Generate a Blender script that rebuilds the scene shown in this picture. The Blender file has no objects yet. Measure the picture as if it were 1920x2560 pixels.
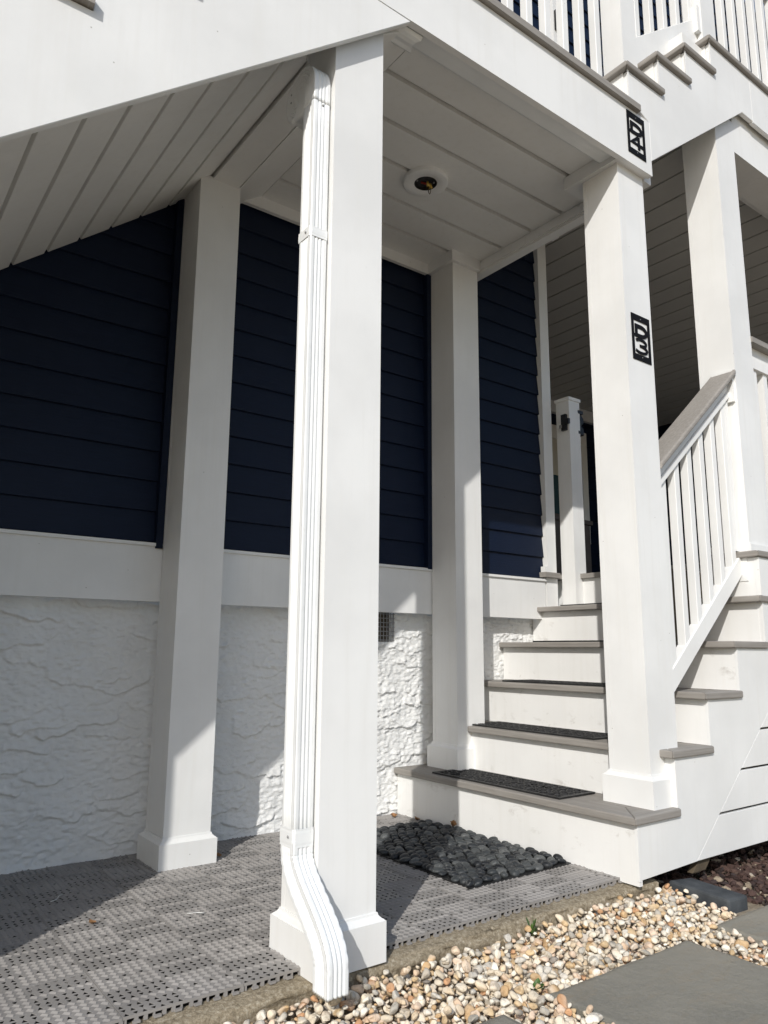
import bpy, bmesh, math, random
import numpy as np
from mathutils import Vector, Matrix, Euler

random.seed(7)
RNG = np.random.default_rng(11)
scene = bpy.context.scene
COL = scene.collection

# ---------------------------------------------------------------- camera, light, exposure
cam_d = bpy.data.cameras.new('camera')
cam = bpy.data.objects.new('camera', cam_d)
COL.objects.link(cam)
CAM = Vector((-1.0593, -2.7245, 0.7703))
yaw, pitch, roll = math.radians(36.6986), math.radians(10.5361), math.radians(0.4298)
fwd = Vector((math.sin(yaw) * math.cos(pitch), math.cos(yaw) * math.cos(pitch), math.sin(pitch)))
rgt = Vector((math.cos(yaw), -math.sin(yaw), 0.0))
upv = rgt.cross(fwd)
r2 = math.cos(roll) * rgt + math.sin(roll) * upv
u2 = -math.sin(roll) * rgt + math.cos(roll) * upv
M = Matrix((r2, u2, -fwd)).transposed().to_4x4()
M.translation = CAM
cam.matrix_world = M
cam_d.sensor_fit = 'VERTICAL'
cam_d.sensor_height = 24.0
cam_d.lens = 1858.0 / 2560.0 * 24.0
cam_d.clip_start = 0.05
cam_d.clip_end = 500.0
scene.camera = cam

SUN_TO = Vector((-1.0, -0.797, 0.82)).normalized()          # towards the sun
world = bpy.data.worlds.new('World')
scene.world = world
world.use_nodes = True
wn, wl = world.node_tree.nodes, world.node_tree.links
sky = wn.new('ShaderNodeTexSky')
sky.sky_type = 'NISHITA'
sky.sun_disc = False
sky.sun_elevation = math.asin(SUN_TO.z)
sky.sun_rotation = math.atan2(SUN_TO.x, SUN_TO.y)
sky.altitude = 5.0
sky.air_density = 1.0
sky.dust_density = 1.0
sky.ozone_density = 1.0
wl.new(sky.outputs['Color'], wn['Background'].inputs['Color'])
wn['Background'].inputs['Strength'].default_value = 0.125

sun_d = bpy.data.lights.new('sun', 'SUN')
sun_d.energy = 3.3
sun_d.angle = math.radians(0.53)
sun_d.color = (1.0, 0.972, 0.925)
sun = bpy.data.objects.new('sun', sun_d)
COL.objects.link(sun)
sun.location = (-6, -5, 6)
sun.rotation_euler = SUN_TO.to_track_quat('Z', 'Y').to_euler()

scene.view_settings.view_transform = 'Standard'
scene.view_settings.look = 'None'
scene.view_settings.exposure = 0.13
scene.view_settings.gamma = 1.0
scene.view_settings.use_curve_mapping = False
scene.render.engine = 'CYCLES'
scene.cycles.use_denoising = True
scene.cycles.max_bounces = 8
scene.cycles.diffuse_bounces = 5

# ---------------------------------------------------------------- materials
def new_mat(name, rough=0.5, spec=0.5):
    m = bpy.data.materials.new(name)
    m.use_nodes = True
    nt = m.node_tree
    b = nt.nodes['Principled BSDF']
    b.inputs['Roughness'].default_value = rough
    b.inputs['Specular IOR Level'].default_value = spec
    return m, nt, b

def pos_node(nt, scale=(1, 1, 1)):
    g = nt.nodes.new('ShaderNodeNewGeometry')
    mp = nt.nodes.new('ShaderNodeMapping')
    mp.inputs['Scale'].default_value = scale
    nt.links.new(g.outputs['Position'], mp.inputs['Vector'])
    return mp.outputs['Vector']

def noise(nt, vec, scale, detail=4, rough=0.55, dist=0.0):
    n = nt.nodes.new('ShaderNodeTexNoise')
    n.inputs['Scale'].default_value = scale
    n.inputs['Detail'].default_value = detail
    n.inputs['Roughness'].default_value = rough
    n.inputs['Distortion'].default_value = dist
    nt.links.new(vec, n.inputs['Vector'])
    return n.outputs['Fac']

def ramp(nt, fac, stops):
    r = nt.nodes.new('ShaderNodeValToRGB')
    els = r.color_ramp.elements
    while len(els) < len(stops):
        els.new(0.5)
    for e, (p, c) in zip(els, stops):
        e.position = p
        e.color = (*c, 1.0) if len(c) == 3 else c
    nt.links.new(fac, r.inputs['Fac'])
    return r.outputs['Color']

def mix(nt, fac, a, b, mode='MIX'):
    n = nt.nodes.new('ShaderNodeMix')
    n.data_type = 'RGBA'
    n.blend_type = mode
    for sock, v in ((n.inputs[0], fac), (n.inputs[6], a), (n.inputs[7], b)):
        if isinstance(v, (int, float)):
            sock.default_value = v
        elif isinstance(v, tuple):
            sock.default_value = (*v, 1.0)
        else:
            nt.links.new(v, sock)
    return n.outputs[2]

def bump(nt, b, height, strength, distance=0.01):
    n = nt.nodes.new('ShaderNodeBump')
    n.inputs['Strength'].default_value = strength
    n.inputs['Distance'].default_value = distance
    nt.links.new(height, n.inputs['Height'])
    nt.links.new(n.outputs['Normal'], b.inputs['Normal'])

def painted(name, c, rough=0.42, dirt=0.10, scuff=0.0, fine=0.02):
    m, nt, b = new_mat(name, rough, 0.4)
    v = pos_node(nt)
    n1 = noise(nt, v, 2.3, 5)
    dark = tuple(x * (1 - dirt) for x in c)
    col = ramp(nt, n1, [(0.35, dark), (0.62, c)])
    n2 = noise(nt, v, 34.0, 6, 0.7)
    sp = ramp(nt, n2, [(0.69, (0, 0, 0)), (0.80, (1, 1, 1))])
    col = mix(nt, sp, col, tuple(x * 0.88 for x in c))
    stk = ramp(nt, noise(nt, pos_node(nt, (16, 16, .9)), 2.0, 5, 0.6), [(0.50, (0, 0, 0)), (0.78, (0.55,) * 3)])
    col = mix(nt, stk, col, tuple(x * y for x, y in zip(c, (0.90, 0.89, 0.87))))
    # sparse pin holes and specks
    vo = nt.nodes.new('ShaderNodeTexVoronoi')
    vo.inputs['Scale'].default_value = 11.0
    nt.links.new(v, vo.inputs['Vector'])
    pin = ramp(nt, vo.outputs['Distance'], [(0.020, (1, 1, 1)), (0.027, (0, 0, 0))])
    col = mix(nt, pin, col, (0.46, 0.45, 0.42))
    if scuff > 0:
        n3 = noise(nt, pos_node(nt, (1, 1.0, 1.7)), 13.0, 5, 0.62, 0.4)
        n4 = noise(nt, v, 5.0, 2)
        mm = nt.nodes.new('ShaderNodeMath'); mm.operation = 'MULTIPLY'
        nt.links.new(ramp(nt, n3, [(0.57, (0, 0, 0)), (0.70, (1, 1, 1))]), mm.inputs[0])
        nt.links.new(ramp(nt, n4, [(0.45, (0, 0, 0)), (0.60, (scuff,) * 3)]), mm.inputs[1])
        col = mix(nt, mm.outputs[0], col, (0.42, 0.39, 0.35))
    nt.links.new(col, b.inputs['Base Color'])
    nr = noise(nt, v, 60.0, 3)
    bump(nt, b, nr, fine * 7, 0.002)
    return m

WHITE = painted('white_pvc_trim', (0.80, 0.80, 0.785))
RISERW = painted('white_riser_paint', (0.80, 0.795, 0.775), dirt=0.06, scuff=0.6)
PORCHC = painted('porch_ceiling_grey', (0.54, 0.53, 0.50), rough=0.5, dirt=0.06)  # one even grey, set darker than the landing soffit
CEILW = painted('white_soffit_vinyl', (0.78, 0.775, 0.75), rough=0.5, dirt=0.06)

def mk_alu():
    m, nt, b = new_mat('white_painted_aluminium', 0.28, 0.5)
    v = pos_node(nt)
    col = ramp(nt, noise(nt, v, 7.0, 4), [(0.35, (0.74, 0.755, 0.75)), (0.65, (0.80, 0.81, 0.805))])
    dirt = ramp(nt, noise(nt, pos_node(nt, (1, 1, .35)), 38.0, 5, .7), [(0.64, (0, 0, 0)), (0.78, (.6, .6, .6))])
    col = mix(nt, dirt, col, (.5, .49, .45))
    nt.links.new(col, b.inputs['Base Color'])
    bump(nt, b, noise(nt, v, 45.0, 3), 0.12, 0.003)
    return m
ALU = mk_alu()

def mk_navy():
    m, nt, b = new_mat('navy_lap_siding', 0.5, 0.2)
    v = pos_node(nt, (3, 3, 60))
    g = noise(nt, v, 3.0, 5, 0.65)
    col = ramp(nt, g, [(0.3, (0.0034, 0.0080, 0.0225)), (0.7, (0.0050, 0.0112, 0.0310))])
    d = ramp(nt, noise(nt, pos_node(nt), 6.0, 4), [(0.5, (0, 0, 0)), (0.8, (0.35,) * 3)])
    col = mix(nt, d, col, (0.0078, 0.0135, 0.029))
    nt.links.new(col, b.inputs['Base Color'])
    bump(nt, b, g, 0.35, 0.003)
    return m
NAVY = mk_navy()

def mk_composite(name, axis):
    m, nt, b = new_mat(name, 0.62, 0.3)
    sc = {'x': (2.2, 60, 60), 'y': (60, 2.2, 60)}[axis]
    g = noise(nt, pos_node(nt, sc), 1.6, 5, 0.7, 0.2)
    col = ramp(nt, g, [(0.28, (0.215, 0.198, 0.178)), (0.5, (0.262, 0.243, 0.220)), (0.74, (0.325, 0.305, 0.280))])
    sp = ramp(nt, noise(nt, pos_node(nt), 5.0, 4), [(0.48, (0, 0, 0)), (0.75, (0.4,) * 3)])
    col = mix(nt, sp, col, (0.33, 0.31, 0.285))
    nt.links.new(col, b.inputs['Base Color'])
    bump(nt, b, g, 0.25, 0.002)
    return m
COMPY = mk_composite('grey_composite_board_lengthwise', 'y')
COMPX = mk_composite('grey_composite_board_side', 'x')

def mk_stucco():
    m, nt, b = new_mat('white_stucco', 0.75, 0.25)
    v = pos_node(nt)
    col = ramp(nt, noise(nt, v, 5.0, 5), [(0.3, (0.77, 0.77, 0.755)), (0.65, (0.83, 0.83, 0.815))])
    d = ramp(nt, noise(nt, v, 26.0, 6, 0.7), [(0.66, (0, 0, 0)), (0.82, (0.5,) * 3)])
    col = mix(nt, d, col, (0.55, 0.52, 0.45))
    nt.links.new(col, b.inputs['Base Color'])
    bump(nt, b, noise(nt, v, 190.0, 6, 0.75), 0.75, 0.005)
    return m
STUCCO = mk_stucco()

def mk_concrete():
    m, nt, b = new_mat('weathered_aggregate_concrete', 0.9, 0.2)
    v = pos_node(nt)
    a = noise(nt, v, 9.0, 6, 0.65)
    col = ramp(nt, a, [(0.30, (0.19, 0.150, 0.100)), (0.52, (0.34, 0.282, 0.20)), (0.72, (0.48, 0.41, 0.31))])
    vo = nt.nodes.new('ShaderNodeTexVoronoi'); vo.inputs['Scale'].default_value = 170.0
    nt.links.new(v, vo.inputs['Vector'])
    agg = ramp(nt, noise(nt, v, 95.0, 5, 0.8), [(0.36, (0.10, 0.08, 0.05)), (0.5, (0.30, 0.25, 0.17)), (0.66, (0.62, 0.56, 0.45))])
    col = mix(nt, 0.6, col, agg)
    nt.links.new(col, b.inputs['Base Color'])
    bump(nt, b, noise(nt, v, 110.0, 6, 0.75), 0.9, 0.006)
    return m
CONC = mk_concrete()

def mk_plain(name, c1, c2, scale, rough, bs=0.2, bd=0.004, spec=0.4, bscale=None):
    m, nt, b = new_mat(name, rough, spec)
    v = pos_node(nt)
    a = noise(nt, v, scale, 6, 0.62)
    nt.links.new(ramp(nt, a, [(0.3, c1), (0.7, c2)]), b.inputs['Base Color'])
    bump(nt, b, noise(nt, v, bscale or scale * 6, 5, 0.65), bs, bd)
    return m
TILEM = mk_plain('grey_plastic_tile', (0.225, 0.212, 0.200), (0.315, 0.298, 0.282), 7.0, 0.55, 0.15, 0.002, 0.35)
RUBBER = mk_plain('black_rubber', (0.010, 0.010, 0.011), (0.022, 0.022, 0.022), 40.0, 0.5, 0.3, 0.002)
BLACKM = mk_plain('black_powder_coat', (0.004, 0.004, 0.005), (0.008, 0.008, 0.009), 30.0, 0.7, 0.1, 0.001, 0.15)
GATEBLK = mk_plain('black_latch_plastic', (0.008, 0.008, 0.009), (0.016, 0.016, 0.018), 30.0, 0.4, 0.1, 0.001)
EDGING = mk_plain('charcoal_edging', (0.040, 0.045, 0.050), (0.085, 0.092, 0.098), 18.0, 0.85, 0.5, 0.004, 0.2, 160)
SOIL = mk_plain('sandy_soil', (0.26, 0.21, 0.15), (0.46, 0.39, 0.30), 6.0, 0.95, 0.8, 0.02, 0.1, 60)
BEDM = mk_plain('dark_pebble_bed', (0.18, 0.145, 0.10), (0.40, 0.34, 0.26), 30.0, 0.95, 0.8, 0.01, 0.1, 90)
GREEN = mk_plain('weed_leaf', (0.035, 0.085, 0.018), (0.085, 0.15, 0.035), 60.0, 0.5, 0.1, 0.001)
STEMG = mk_plain('weed_stem', (0.05, 0.08, 0.02), (0.09, 0.12, 0.04), 60.0, 0.6, 0.1, 0.001)
LEAFM = mk_plain('dry_leaf', (0.20, 0.095, 0.035), (0.40, 0.22, 0.10), 50.0, 0.7, 0.2, 0.002)
STEEL = mk_plain('galvanised_steel', (0.22, 0.22, 0.22), (0.34, 0.34, 0.34), 40.0, 0.4, 0.1, 0.001)
BRASS = mk_plain('yellow_wire_nut', (0.55, 0.36, 0.07), (0.65, 0.44, 0.10), 40.0, 0.45, 0.05, 0.001)
REDW = mk_plain('red_wire', (0.26, 0.03, 0.02), (0.34, 0.05, 0.03), 40.0, 0.45, 0.05, 0.001)
TAUPE = mk_plain('taupe_resin', (0.085, 0.07, 0.06), (0.115, 0.095, 0.085), 12.0, 0.6, 0.2, 0.003)
CREAM = mk_plain('cream_blind', (0.50, 0.47, 0.40), (0.56, 0.53, 0.46), 8.0, 0.7, 0.05, 0.001)
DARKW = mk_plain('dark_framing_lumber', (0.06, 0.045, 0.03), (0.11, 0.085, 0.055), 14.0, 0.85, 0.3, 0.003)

def mk_glass():
    m, nt, b = new_mat('teal_window_glass', 0.06, 0.6)
    b.inputs['Base Color'].default_value = (0.045, 0.085, 0.10, 1)
    return m
GLASS = mk_glass()

def mk_globe():
    m, nt, b = new_mat('white_opal_glass', 0.15, 0.5)
    b.inputs['Base Color'].default_value = (0.82, 0.82, 0.80, 1)
    return m
GLOBE = mk_globe()

def mk_bluestone():
    m, nt, b = new_mat('bluestone', 0.78, 0.25)
    v = pos_node(nt)
    a = noise(nt, v, 2.6, 6, 0.6, 0.5)
    col = ramp(nt, a, [(0.28, (0.175, 0.168, 0.140)), (0.5, (0.240, 0.226, 0.186)), (0.66, (0.275, 0.254, 0.206)), (0.80, (0.325, 0.282, 0.22))])
    rust = ramp(nt, noise(nt, pos_node(nt, (1, 2.2, 1)), 4.2, 6, 0.7, 0.9), [(0.50, (0, 0, 0)), (0.68, (0.75,) * 3)])
    col = mix(nt, rust, col, (0.27, 0.225, 0.16))
    s = ramp(nt, noise(nt, v, 120.0, 5, 0.8), [(0.42, (0, 0, 0)), (0.70, (0.6,) * 3)])
    col = mix(nt, s, col, (0.27, 0.26, 0.235))
    nt.links.new(col, b.inputs['Base Color'])
    bump(nt, b, noise(nt, v, 26.0, 9, 0.72), 0.7, 0.008)
    return m
BLUESTONE = mk_bluestone()

def mk_attr(name, rough, spec, bscale, bstr, var=0.25):
    m, nt, b = new_mat(name, rough, spec)
    at = nt.nodes.new('ShaderNodeAttribute'); at.attribute_name = 'col'
    v = pos_node(nt)
    n = noise(nt, v, 70.0, 6, 0.65, 0.5)
    col = mix(nt, var, at.outputs['Color'], ramp(nt, n, [(0.3, (0.32, 0.27, 0.2)), (0.5, (1, 1, 1)), (0.8, (1.0, 0.93, 0.82))]), 'MULTIPLY')
    nt.links.new(col, b.inputs['Base Color'])
    bump(nt, b, noise(nt, v, bscale, 5, 0.65), bstr, 0.003)
    return m
PEBBLE = mk_attr('river_pebble', 0.8, 0.2, 120.0, 0.45, 0.72)
LAVA = mk_attr('lava_rock', 0.95, 0.1, 240.0, 0.9)

def mk_matstone():
    m, nt, b = new_mat('dark_polished_mat_stone', 0.5, 0.35)
    oi = nt.nodes.new('ShaderNodeObjectInfo')
    base = ramp(nt, oi.outputs['Random'], [(0.0, (0.010, 0.0115, 0.014)), (0.45, (0.022, 0.025, 0.029)), (0.8, (0.045, 0.050, 0.052)), (1.0, (0.10, 0.105, 0.105))])
    v = pos_node(nt)
    vein = ramp(nt, noise(nt, v, 42.0, 5, 0.6, 1.4), [(0.60, (0, 0, 0)), (0.66, (0.5,) * 3), (0.72, (0, 0, 0))])
    col = mix(nt, vein, base, (0.22, 0.22, 0.21))
    dust = ramp(nt, noise(nt, v, 14.0, 4), [(0.5, (0, 0, 0)), (0.75, (0.35,) * 3)])
    col = mix(nt, dust, col, (0.08, 0.082, 0.08))
    nt.links.new(col, b.inputs['Base Color'])
    bump(nt, b, noise(nt, v, 130.0, 4), 0.15, 0.002)
    return m
MATSTONE = mk_matstone()

# ---------------------------------------------------------------- builders
def tag(o, label=None, cat=None, group=None, kind=None):
    if label: o['label'] = label
    if cat: o['category'] = cat
    if group: o['group'] = group
    if kind: o['kind'] = kind
    return o

def thing(name, loc, label, cat, group=None):
    o = bpy.data.objects.new(name, None)
    o.empty_display_size = 0.1
    COL.objects.link(o)
    o.location = loc
    return tag(o, label, cat, group)

def world_loc(o):
    v = Vector(o.location)
    p = o.parent
    while p:
        v += Vector(p.location); p = p.parent
    return v

def link(name, me, mat, parent=None, origin=(0, 0, 0)):
    """mesh vertices are relative to origin (world); the object sits there"""
    if mat and not me.materials:
        me.materials.append(mat)
    o = bpy.data.objects.new(name, me)
    COL.objects.link(o)
    if parent:
        o.parent = parent
        o.location = Vector(origin) - world_loc(parent)
    else:
        o.location = origin
    return o

def bm_mesh(bm, name, smooth=False):
    me = bpy.data.meshes.new(name)
    bmesh.ops.recalc_face_normals(bm, faces=bm.faces)
    bm.to_mesh(me); bm.free()
    if smooth:
        me.polygons.foreach_set('use_smooth', [True] * len(me.polygons))
    return me

def bevel_bm(bm, off, seg=1, ang=30):
    es = [e for e in bm.edges if len(e.link_faces) == 2 and e.calc_face_angle(0) > math.radians(ang)]
    if off > 0 and es:
        bmesh.ops.bevel(bm, geom=es, offset=off, offset_type='OFFSET', segments=seg, profile=0.5, affect='EDGES', clamp_overlap=True)

def add_box(bm, x0, x1, y0, y1, z0, z1):
    vs = [bm.verts.new((x, y, z)) for x in (x0, x1) for y in (y0, y1) for z in (z0, z1)]
    for f in ((0, 1, 3, 2), (4, 6, 7, 5), (0, 4, 5, 1), (2, 3, 7, 6), (0, 2, 6, 4), (1, 5, 7, 3)):
        bm.faces.new([vs[i] for i in f])

def box(name, b, mat, parent=None, bev=0.003, seg=1):
    x0, x1, y0, y1, z0, z1 = b
    c = ((x0 + x1) / 2, (y0 + y1) / 2, (z0 + z1) / 2)
    bm = bmesh.new()
    add_box(bm, x0 - c[0], x1 - c[0], y0 - c[1], y1 - c[1], z0 - c[2], z1 - c[2])
    bevel_bm(bm, bev, seg)
    return link(name, bm_mesh(bm, name), mat, parent, c)

def prism(name, poly, axis, a, b, mat, parent=None, bev=0.002, seg=1):
    """poly in the plane across axis ('y': (x,z), 'z': (x,y), 'x': (y,z)), extruded from a to b"""
    def P(p, t):
        return {'y': (p[0], t, p[1]), 'z': (p[0], p[1], t), 'x': (t, p[0], p[1])}[axis]
    pts = [Vector(P(p, t)) for t in (a, b) for p in poly]
    c = sum(pts, Vector()) / len(pts)
    bm = bmesh.new()
    n = len(poly)
    vs = [bm.verts.new(p - c) for p in pts]
    bm.faces.new(vs[:n]); bm.faces.new(vs[n:])
    for i in range(n):
        j = (i + 1) % n
        bm.faces.new((vs[i], vs[j], vs[n + j], vs[n + i]))
    bmesh.ops.recalc_face_normals(bm, faces=bm.faces)
    bevel_bm(bm, bev, seg)
    return link(name, bm_mesh(bm, name), mat, parent, c)

def grid_mesh(name, X, Y, Z, mat, parent=None, smooth=True):
    """X,Y,Z 2D arrays of world positions"""
    h, w = X.shape
    c = np.array([X.mean(), Y.mean(), Z.mean()])
    v = np.stack([X, Y, Z], -1).reshape(-1, 3) - c
    i = np.arange(h * w).reshape(h, w)
    q = np.stack([i[:-1, :-1], i[:-1, 1:], i[1:, 1:], i[1:, :-1]], -1).reshape(-1, 4)
    me = np_mesh(name, v, q, smooth)
    return link(name, me, mat, parent, tuple(c))

def np_mesh(name, verts, faces, smooth=True, cols=None):
    me = bpy.data.meshes.new(name)
    n = faces.shape[1]
    me.vertices.add(len(verts)); me.vertices.foreach_set('co', np.asarray(verts, np.float32).ravel())
    me.loops.add(faces.size); me.loops.foreach_set('vertex_index', np.asarray(faces, np.int32).ravel())
    me.polygons.add(len(faces)); me.polygons.foreach_set('loop_start', np.arange(0, faces.size, n, dtype=np.int32))
    me.update(calc_edges=True)
    me.polygons.foreach_set('use_smooth', np.full(len(faces), smooth))
    if cols is not None:
        a = me.color_attributes.new('col', 'FLOAT_COLOR', 'POINT')
        a.data.foreach_set('color', np.concatenate([cols, np.ones((len(cols), 1))], 1).astype(np.float32).ravel())
    me.validate()
    return me

def tube(name, pts, r, mat, parent=None, seg=8, origin=None):
    bm = bmesh.new()
    pts = [Vector(p) for p in pts]
    o = Vector(origin) if origin else pts[0]
    rings = []
    for i, p in enumerate(pts):
        d = (pts[min(i + 1, len(pts) - 1)] - pts[max(i - 1, 0)]).normalized()
        a = d.cross(Vector((0.3, 0.2, 1)) if abs(d.z) < .9 else Vector((1, 0, 0))).normalized()
        b = d.cross(a)
        rr = r[i] if isinstance(r, (list, tuple)) else r
        rings.append([bm.verts.new(p - o + rr * (math.cos(t) * a + math.sin(t) * b)) for t in [2 * math.pi * k / seg for k in range(seg)]])
    for A, B in zip(rings, rings[1:]):
        for k in range(seg):
            bm.faces.new((A[k], A[(k + 1) % seg], B[(k + 1) % seg], B[k]))
    bm.faces.new(rings[0]); bm.faces.new(rings[-1])
    return link(name, bm_mesh(bm, name, True), mat, parent, o)

def ico(sub):
    bm = bmesh.new()
    bmesh.ops.create_icosphere(bm, subdivisions=sub, radius=1.0)
    bm.verts.ensure_lookup_table()
    v = np.array([x.co[:] for x in bm.verts]); f = np.array([[q.index for q in p.verts] for p in bm.faces])
    bm.free()
    return v, f
ICO2, ICO3 = ico(2), ico(3)

# ---------------------------------------------------------------- dimensions (metres)
W = 0.18                    # column
XA, XC, XE = 0.0, 1.417, 2.265
YI, YO = 0.0, -1.039        # inner / outer column lines (front faces)
YF = -1.077                 # outer face of fascia and stringers
ZC = 2.875                  # landing ceiling
ZL = 3.11                   # landing deck
ZT = lambda k: 0.214 + 0.2015 * k          # entry treads
XN = lambda k: 1.233 + 0.2445 * k          # nosings
XR = lambda k: 1.259 + 0.2485 * k          # risers
YS = -1.08                  # stair side panel
ZD = ZT(5)                  # porch deck
YW = 0.262                  # stucco
YB = 2.52                   # porch back wall
ZP = 3.51                   # porch ceiling
GZ = -0.085                 # ground beside the slab

# ---------------------------------------------------------------- ground
gx, gy = np.meshgrid(np.linspace(-60, 60, 81), np.linspace(-60, 60, 81))
ground = grid_mesh('ground', gx, gy, np.full_like(gx, -0.10), SOIL)
tag(ground, kind='structure')

# pebble bed and lava bed: low undulating sheets
def fbm(x, y, seed=0, f=3.0, oct=4):
    r = np.random.default_rng(seed); h = np.zeros_like(x); a = 1.0
    for o in range(oct):
        for _ in range(3):
            t = r.uniform(0, 2 * np.pi); ph = r.uniform(0, 6.28)
            h += a * np.sin((x * np.cos(t) + y * np.sin(t)) * f + ph) / 3
        f *= 2.03; a *= 0.55
    return h
bx, by = np.meshgrid(np.linspace(-1.6, 1.62, 130), np.linspace(-2.3, -1.04, 60))
bed = grid_mesh('pebble_bed', bx, by, GZ + 0.004 + 0.004 * fbm(bx, by, 3, 9), BEDM)
tag(bed, kind='structure')

# concrete slab with a worn front edge
sx, st = np.meshgrid(np.linspace(-3.0, 1.40, 440), np.linspace(0, 1, 26))
prof_y = np.interp(st, [0, .30, .38, .46, .54, 1.0], [0.30, -1.02, -1.043, -1.054, -1.058, -1.066])
prof_z = np.interp(st, [0, .30, .38, .46, .54, 1.0], [-0.0165, -0.0165, -0.018, -0.024, -0.036, -0.13])
nz = fbm(sx * 1.0, st * 2.0, 5, 14, 5)
edge = np.clip((st - .26) / .2, 0, 1)
slab = grid_mesh('concrete_slab', sx, prof_y + edge * 0.008 * nz, prof_z + edge * 0.003 * fbm(sx, st * 3, 8, 22, 4), CONC)
tag(slab, kind='structure')

# ---------------------------------------------------------------- interlocking plastic tiles, children of the slab
TS, TX0, TY0 = 0.2805, -0.454, -1.0014
def tile_mesh():
    n = 14
    o = 0.0006
    s = (TS - 2 * o) / n
    bm = bmesh.new()
    V = lambda x, y, z: bm.verts.new((x, y, z))
    def cell_hole(x, y, up):
        zt, zb = 0.0, -0.0011
        q = [V(x, y, zt), V(x + s, y, zt), V(x + s, y + s, zt), V(x, y + s, zt)]
        if up:
            t = [(.15, .17), (.85, .17), (.50, .84)]
            con = lambda a: [(q[0], q[1], a[1], a[0]), (q[1], q[2], a[2], a[1]), (q[2], q[3], a[2]), (q[3], q[0], a[0], a[2])]
        else:
            t = [(.50, .16), (.85, .83), (.15, .83)]
            con = lambda a: [(q[0], q[1], a[0]), (q[1], q[2], a[1], a[0]), (q[2], q[3], a[2], a[1]), (q[3], q[0], a[0], a[2])]
        a = [V(x + u * s, y + v * s, zt) for u, v in t]
        b = [V(x + u * s, y + v * s, zb) for u, v in t]
        for f in con(a): bm.faces.new(f)
        for i in range(3): bm.faces.new((a[i], a[(i + 1) % 3], b[(i + 1) % 3], b[i]))
    def cell_rope(x, y, slot):
        z0 = 0.0
        q = [V(x, y, z0), V(x + s, y, z0), V(x + s, y + s, z0), V(x, y + s, z0)]
        a = [V(x + .03 * s, y + .70 * s, z0), V(x + .34 * s, y + .97 * s, z0), V(x + .98 * s, y + .30 * s, z0), V(x + .66 * s, y + .04 * s, z0)]
        t0 = V(x + .30 * s, y + .76 * s, .0031); t1 = V(x + .77 * s, y + .28 * s, .0031)
        for f in ((q[0], q[1], a[3], a[0]), (q[1], q[2], a[2], a[3]), (q[2], q[3], a[1], a[2]), (q[3], q[0], a[0], a[1]),
                  (a[0], a[1], t0), (a[1], a[2], t1, t0), (a[2], a[3], t1), (a[3], a[0], t0, t1)):
            bm.faces.new(f)
    for i in range(n):
        for j in range(n):
            hole = (i < n // 2) == (j < n // 2)
            if j % 7 == 3 and (hole or i % 2): hole = not hole
            if hole:
                cell_hole(o + i * s, o + j * s, (i + j) % 2 == 0)
            else:
                cell_rope(o + i * s, o + j * s, False)
    bmesh.ops.remove_doubles(bm, verts=bm.verts, dist=1e-6)
    e = TS - o
    # raised rim, half-tile ribs, feet
    for (x0, x1, y0, y1) in ((o, e, o, o + .0022), (o, e, e - .0022, e), (o, o + .0022, o + .0022, e - .0022), (e - .0022, e, o + .0022, e - .0022)):
        add_box(bm, x0, x1, y0, y1, -0.0056, 0.0007)
    for k in range(14):
        t = o + .004 + k * (TS - .012) / 13
        wv = .0085 if k % 3 else .004
        for (x0, x1, y0, y1) in ((t, t + wv, o, o + .006), (t, t + wv, e - .006, e), (o, o + .006, t, t + wv), (e - .006, e, t, t + wv)):
            add_box(bm, x0, x1, y0, y1, -0.0162, -0.0058)
    for k in range(6):
        t = .02 + k * .046
        add_box(bm, t, t + .016, -.0075, o - .0002, -0.0150, -0.0105)
    me = bm_mesh(bm, 'tile')
    me.materials.append(TILEM)
    return me
tile_me = tile_mesh()
TILESHADE = mk_plain('shade_under_tiles', (0.012, 0.011, 0.010), (0.03, 0.027, 0.024), 30.0, 0.95, 0.3, 0.003, 0.1)  # painted shade: near-black sheet so the tile holes look dark
box('tile_hole_shade', (-2.36, XR(0) - .01, TY0 + .012, .245, -.0162, -.0150), TILESHADE, slab, 0)
for i in range(-7, 7):
    for j in range(0, 5):
        x0, y0 = TX0 + (i + 2) * TS, TY0 + j * TS
        if x0 + TS > 1.36 + TS or x0 < -2.4 or y0 > 0.2: continue
        if x0 + 0.02 > XR(0): continue
        t = link('tile', tile_me, None, slab, (x0, y0, 0.0))
        t.location.z += random.uniform(-.0008, .0006)
        t.rotation_euler.z = random.uniform(-.0015, .0015)

# ---------------------------------------------------------------- house: foundation, skirt, lap siding
house = thing('house', (0.5, 0.3, 0.0), 'navy lap sided house wall on white stucco foundation behind the columns', 'house')

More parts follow.
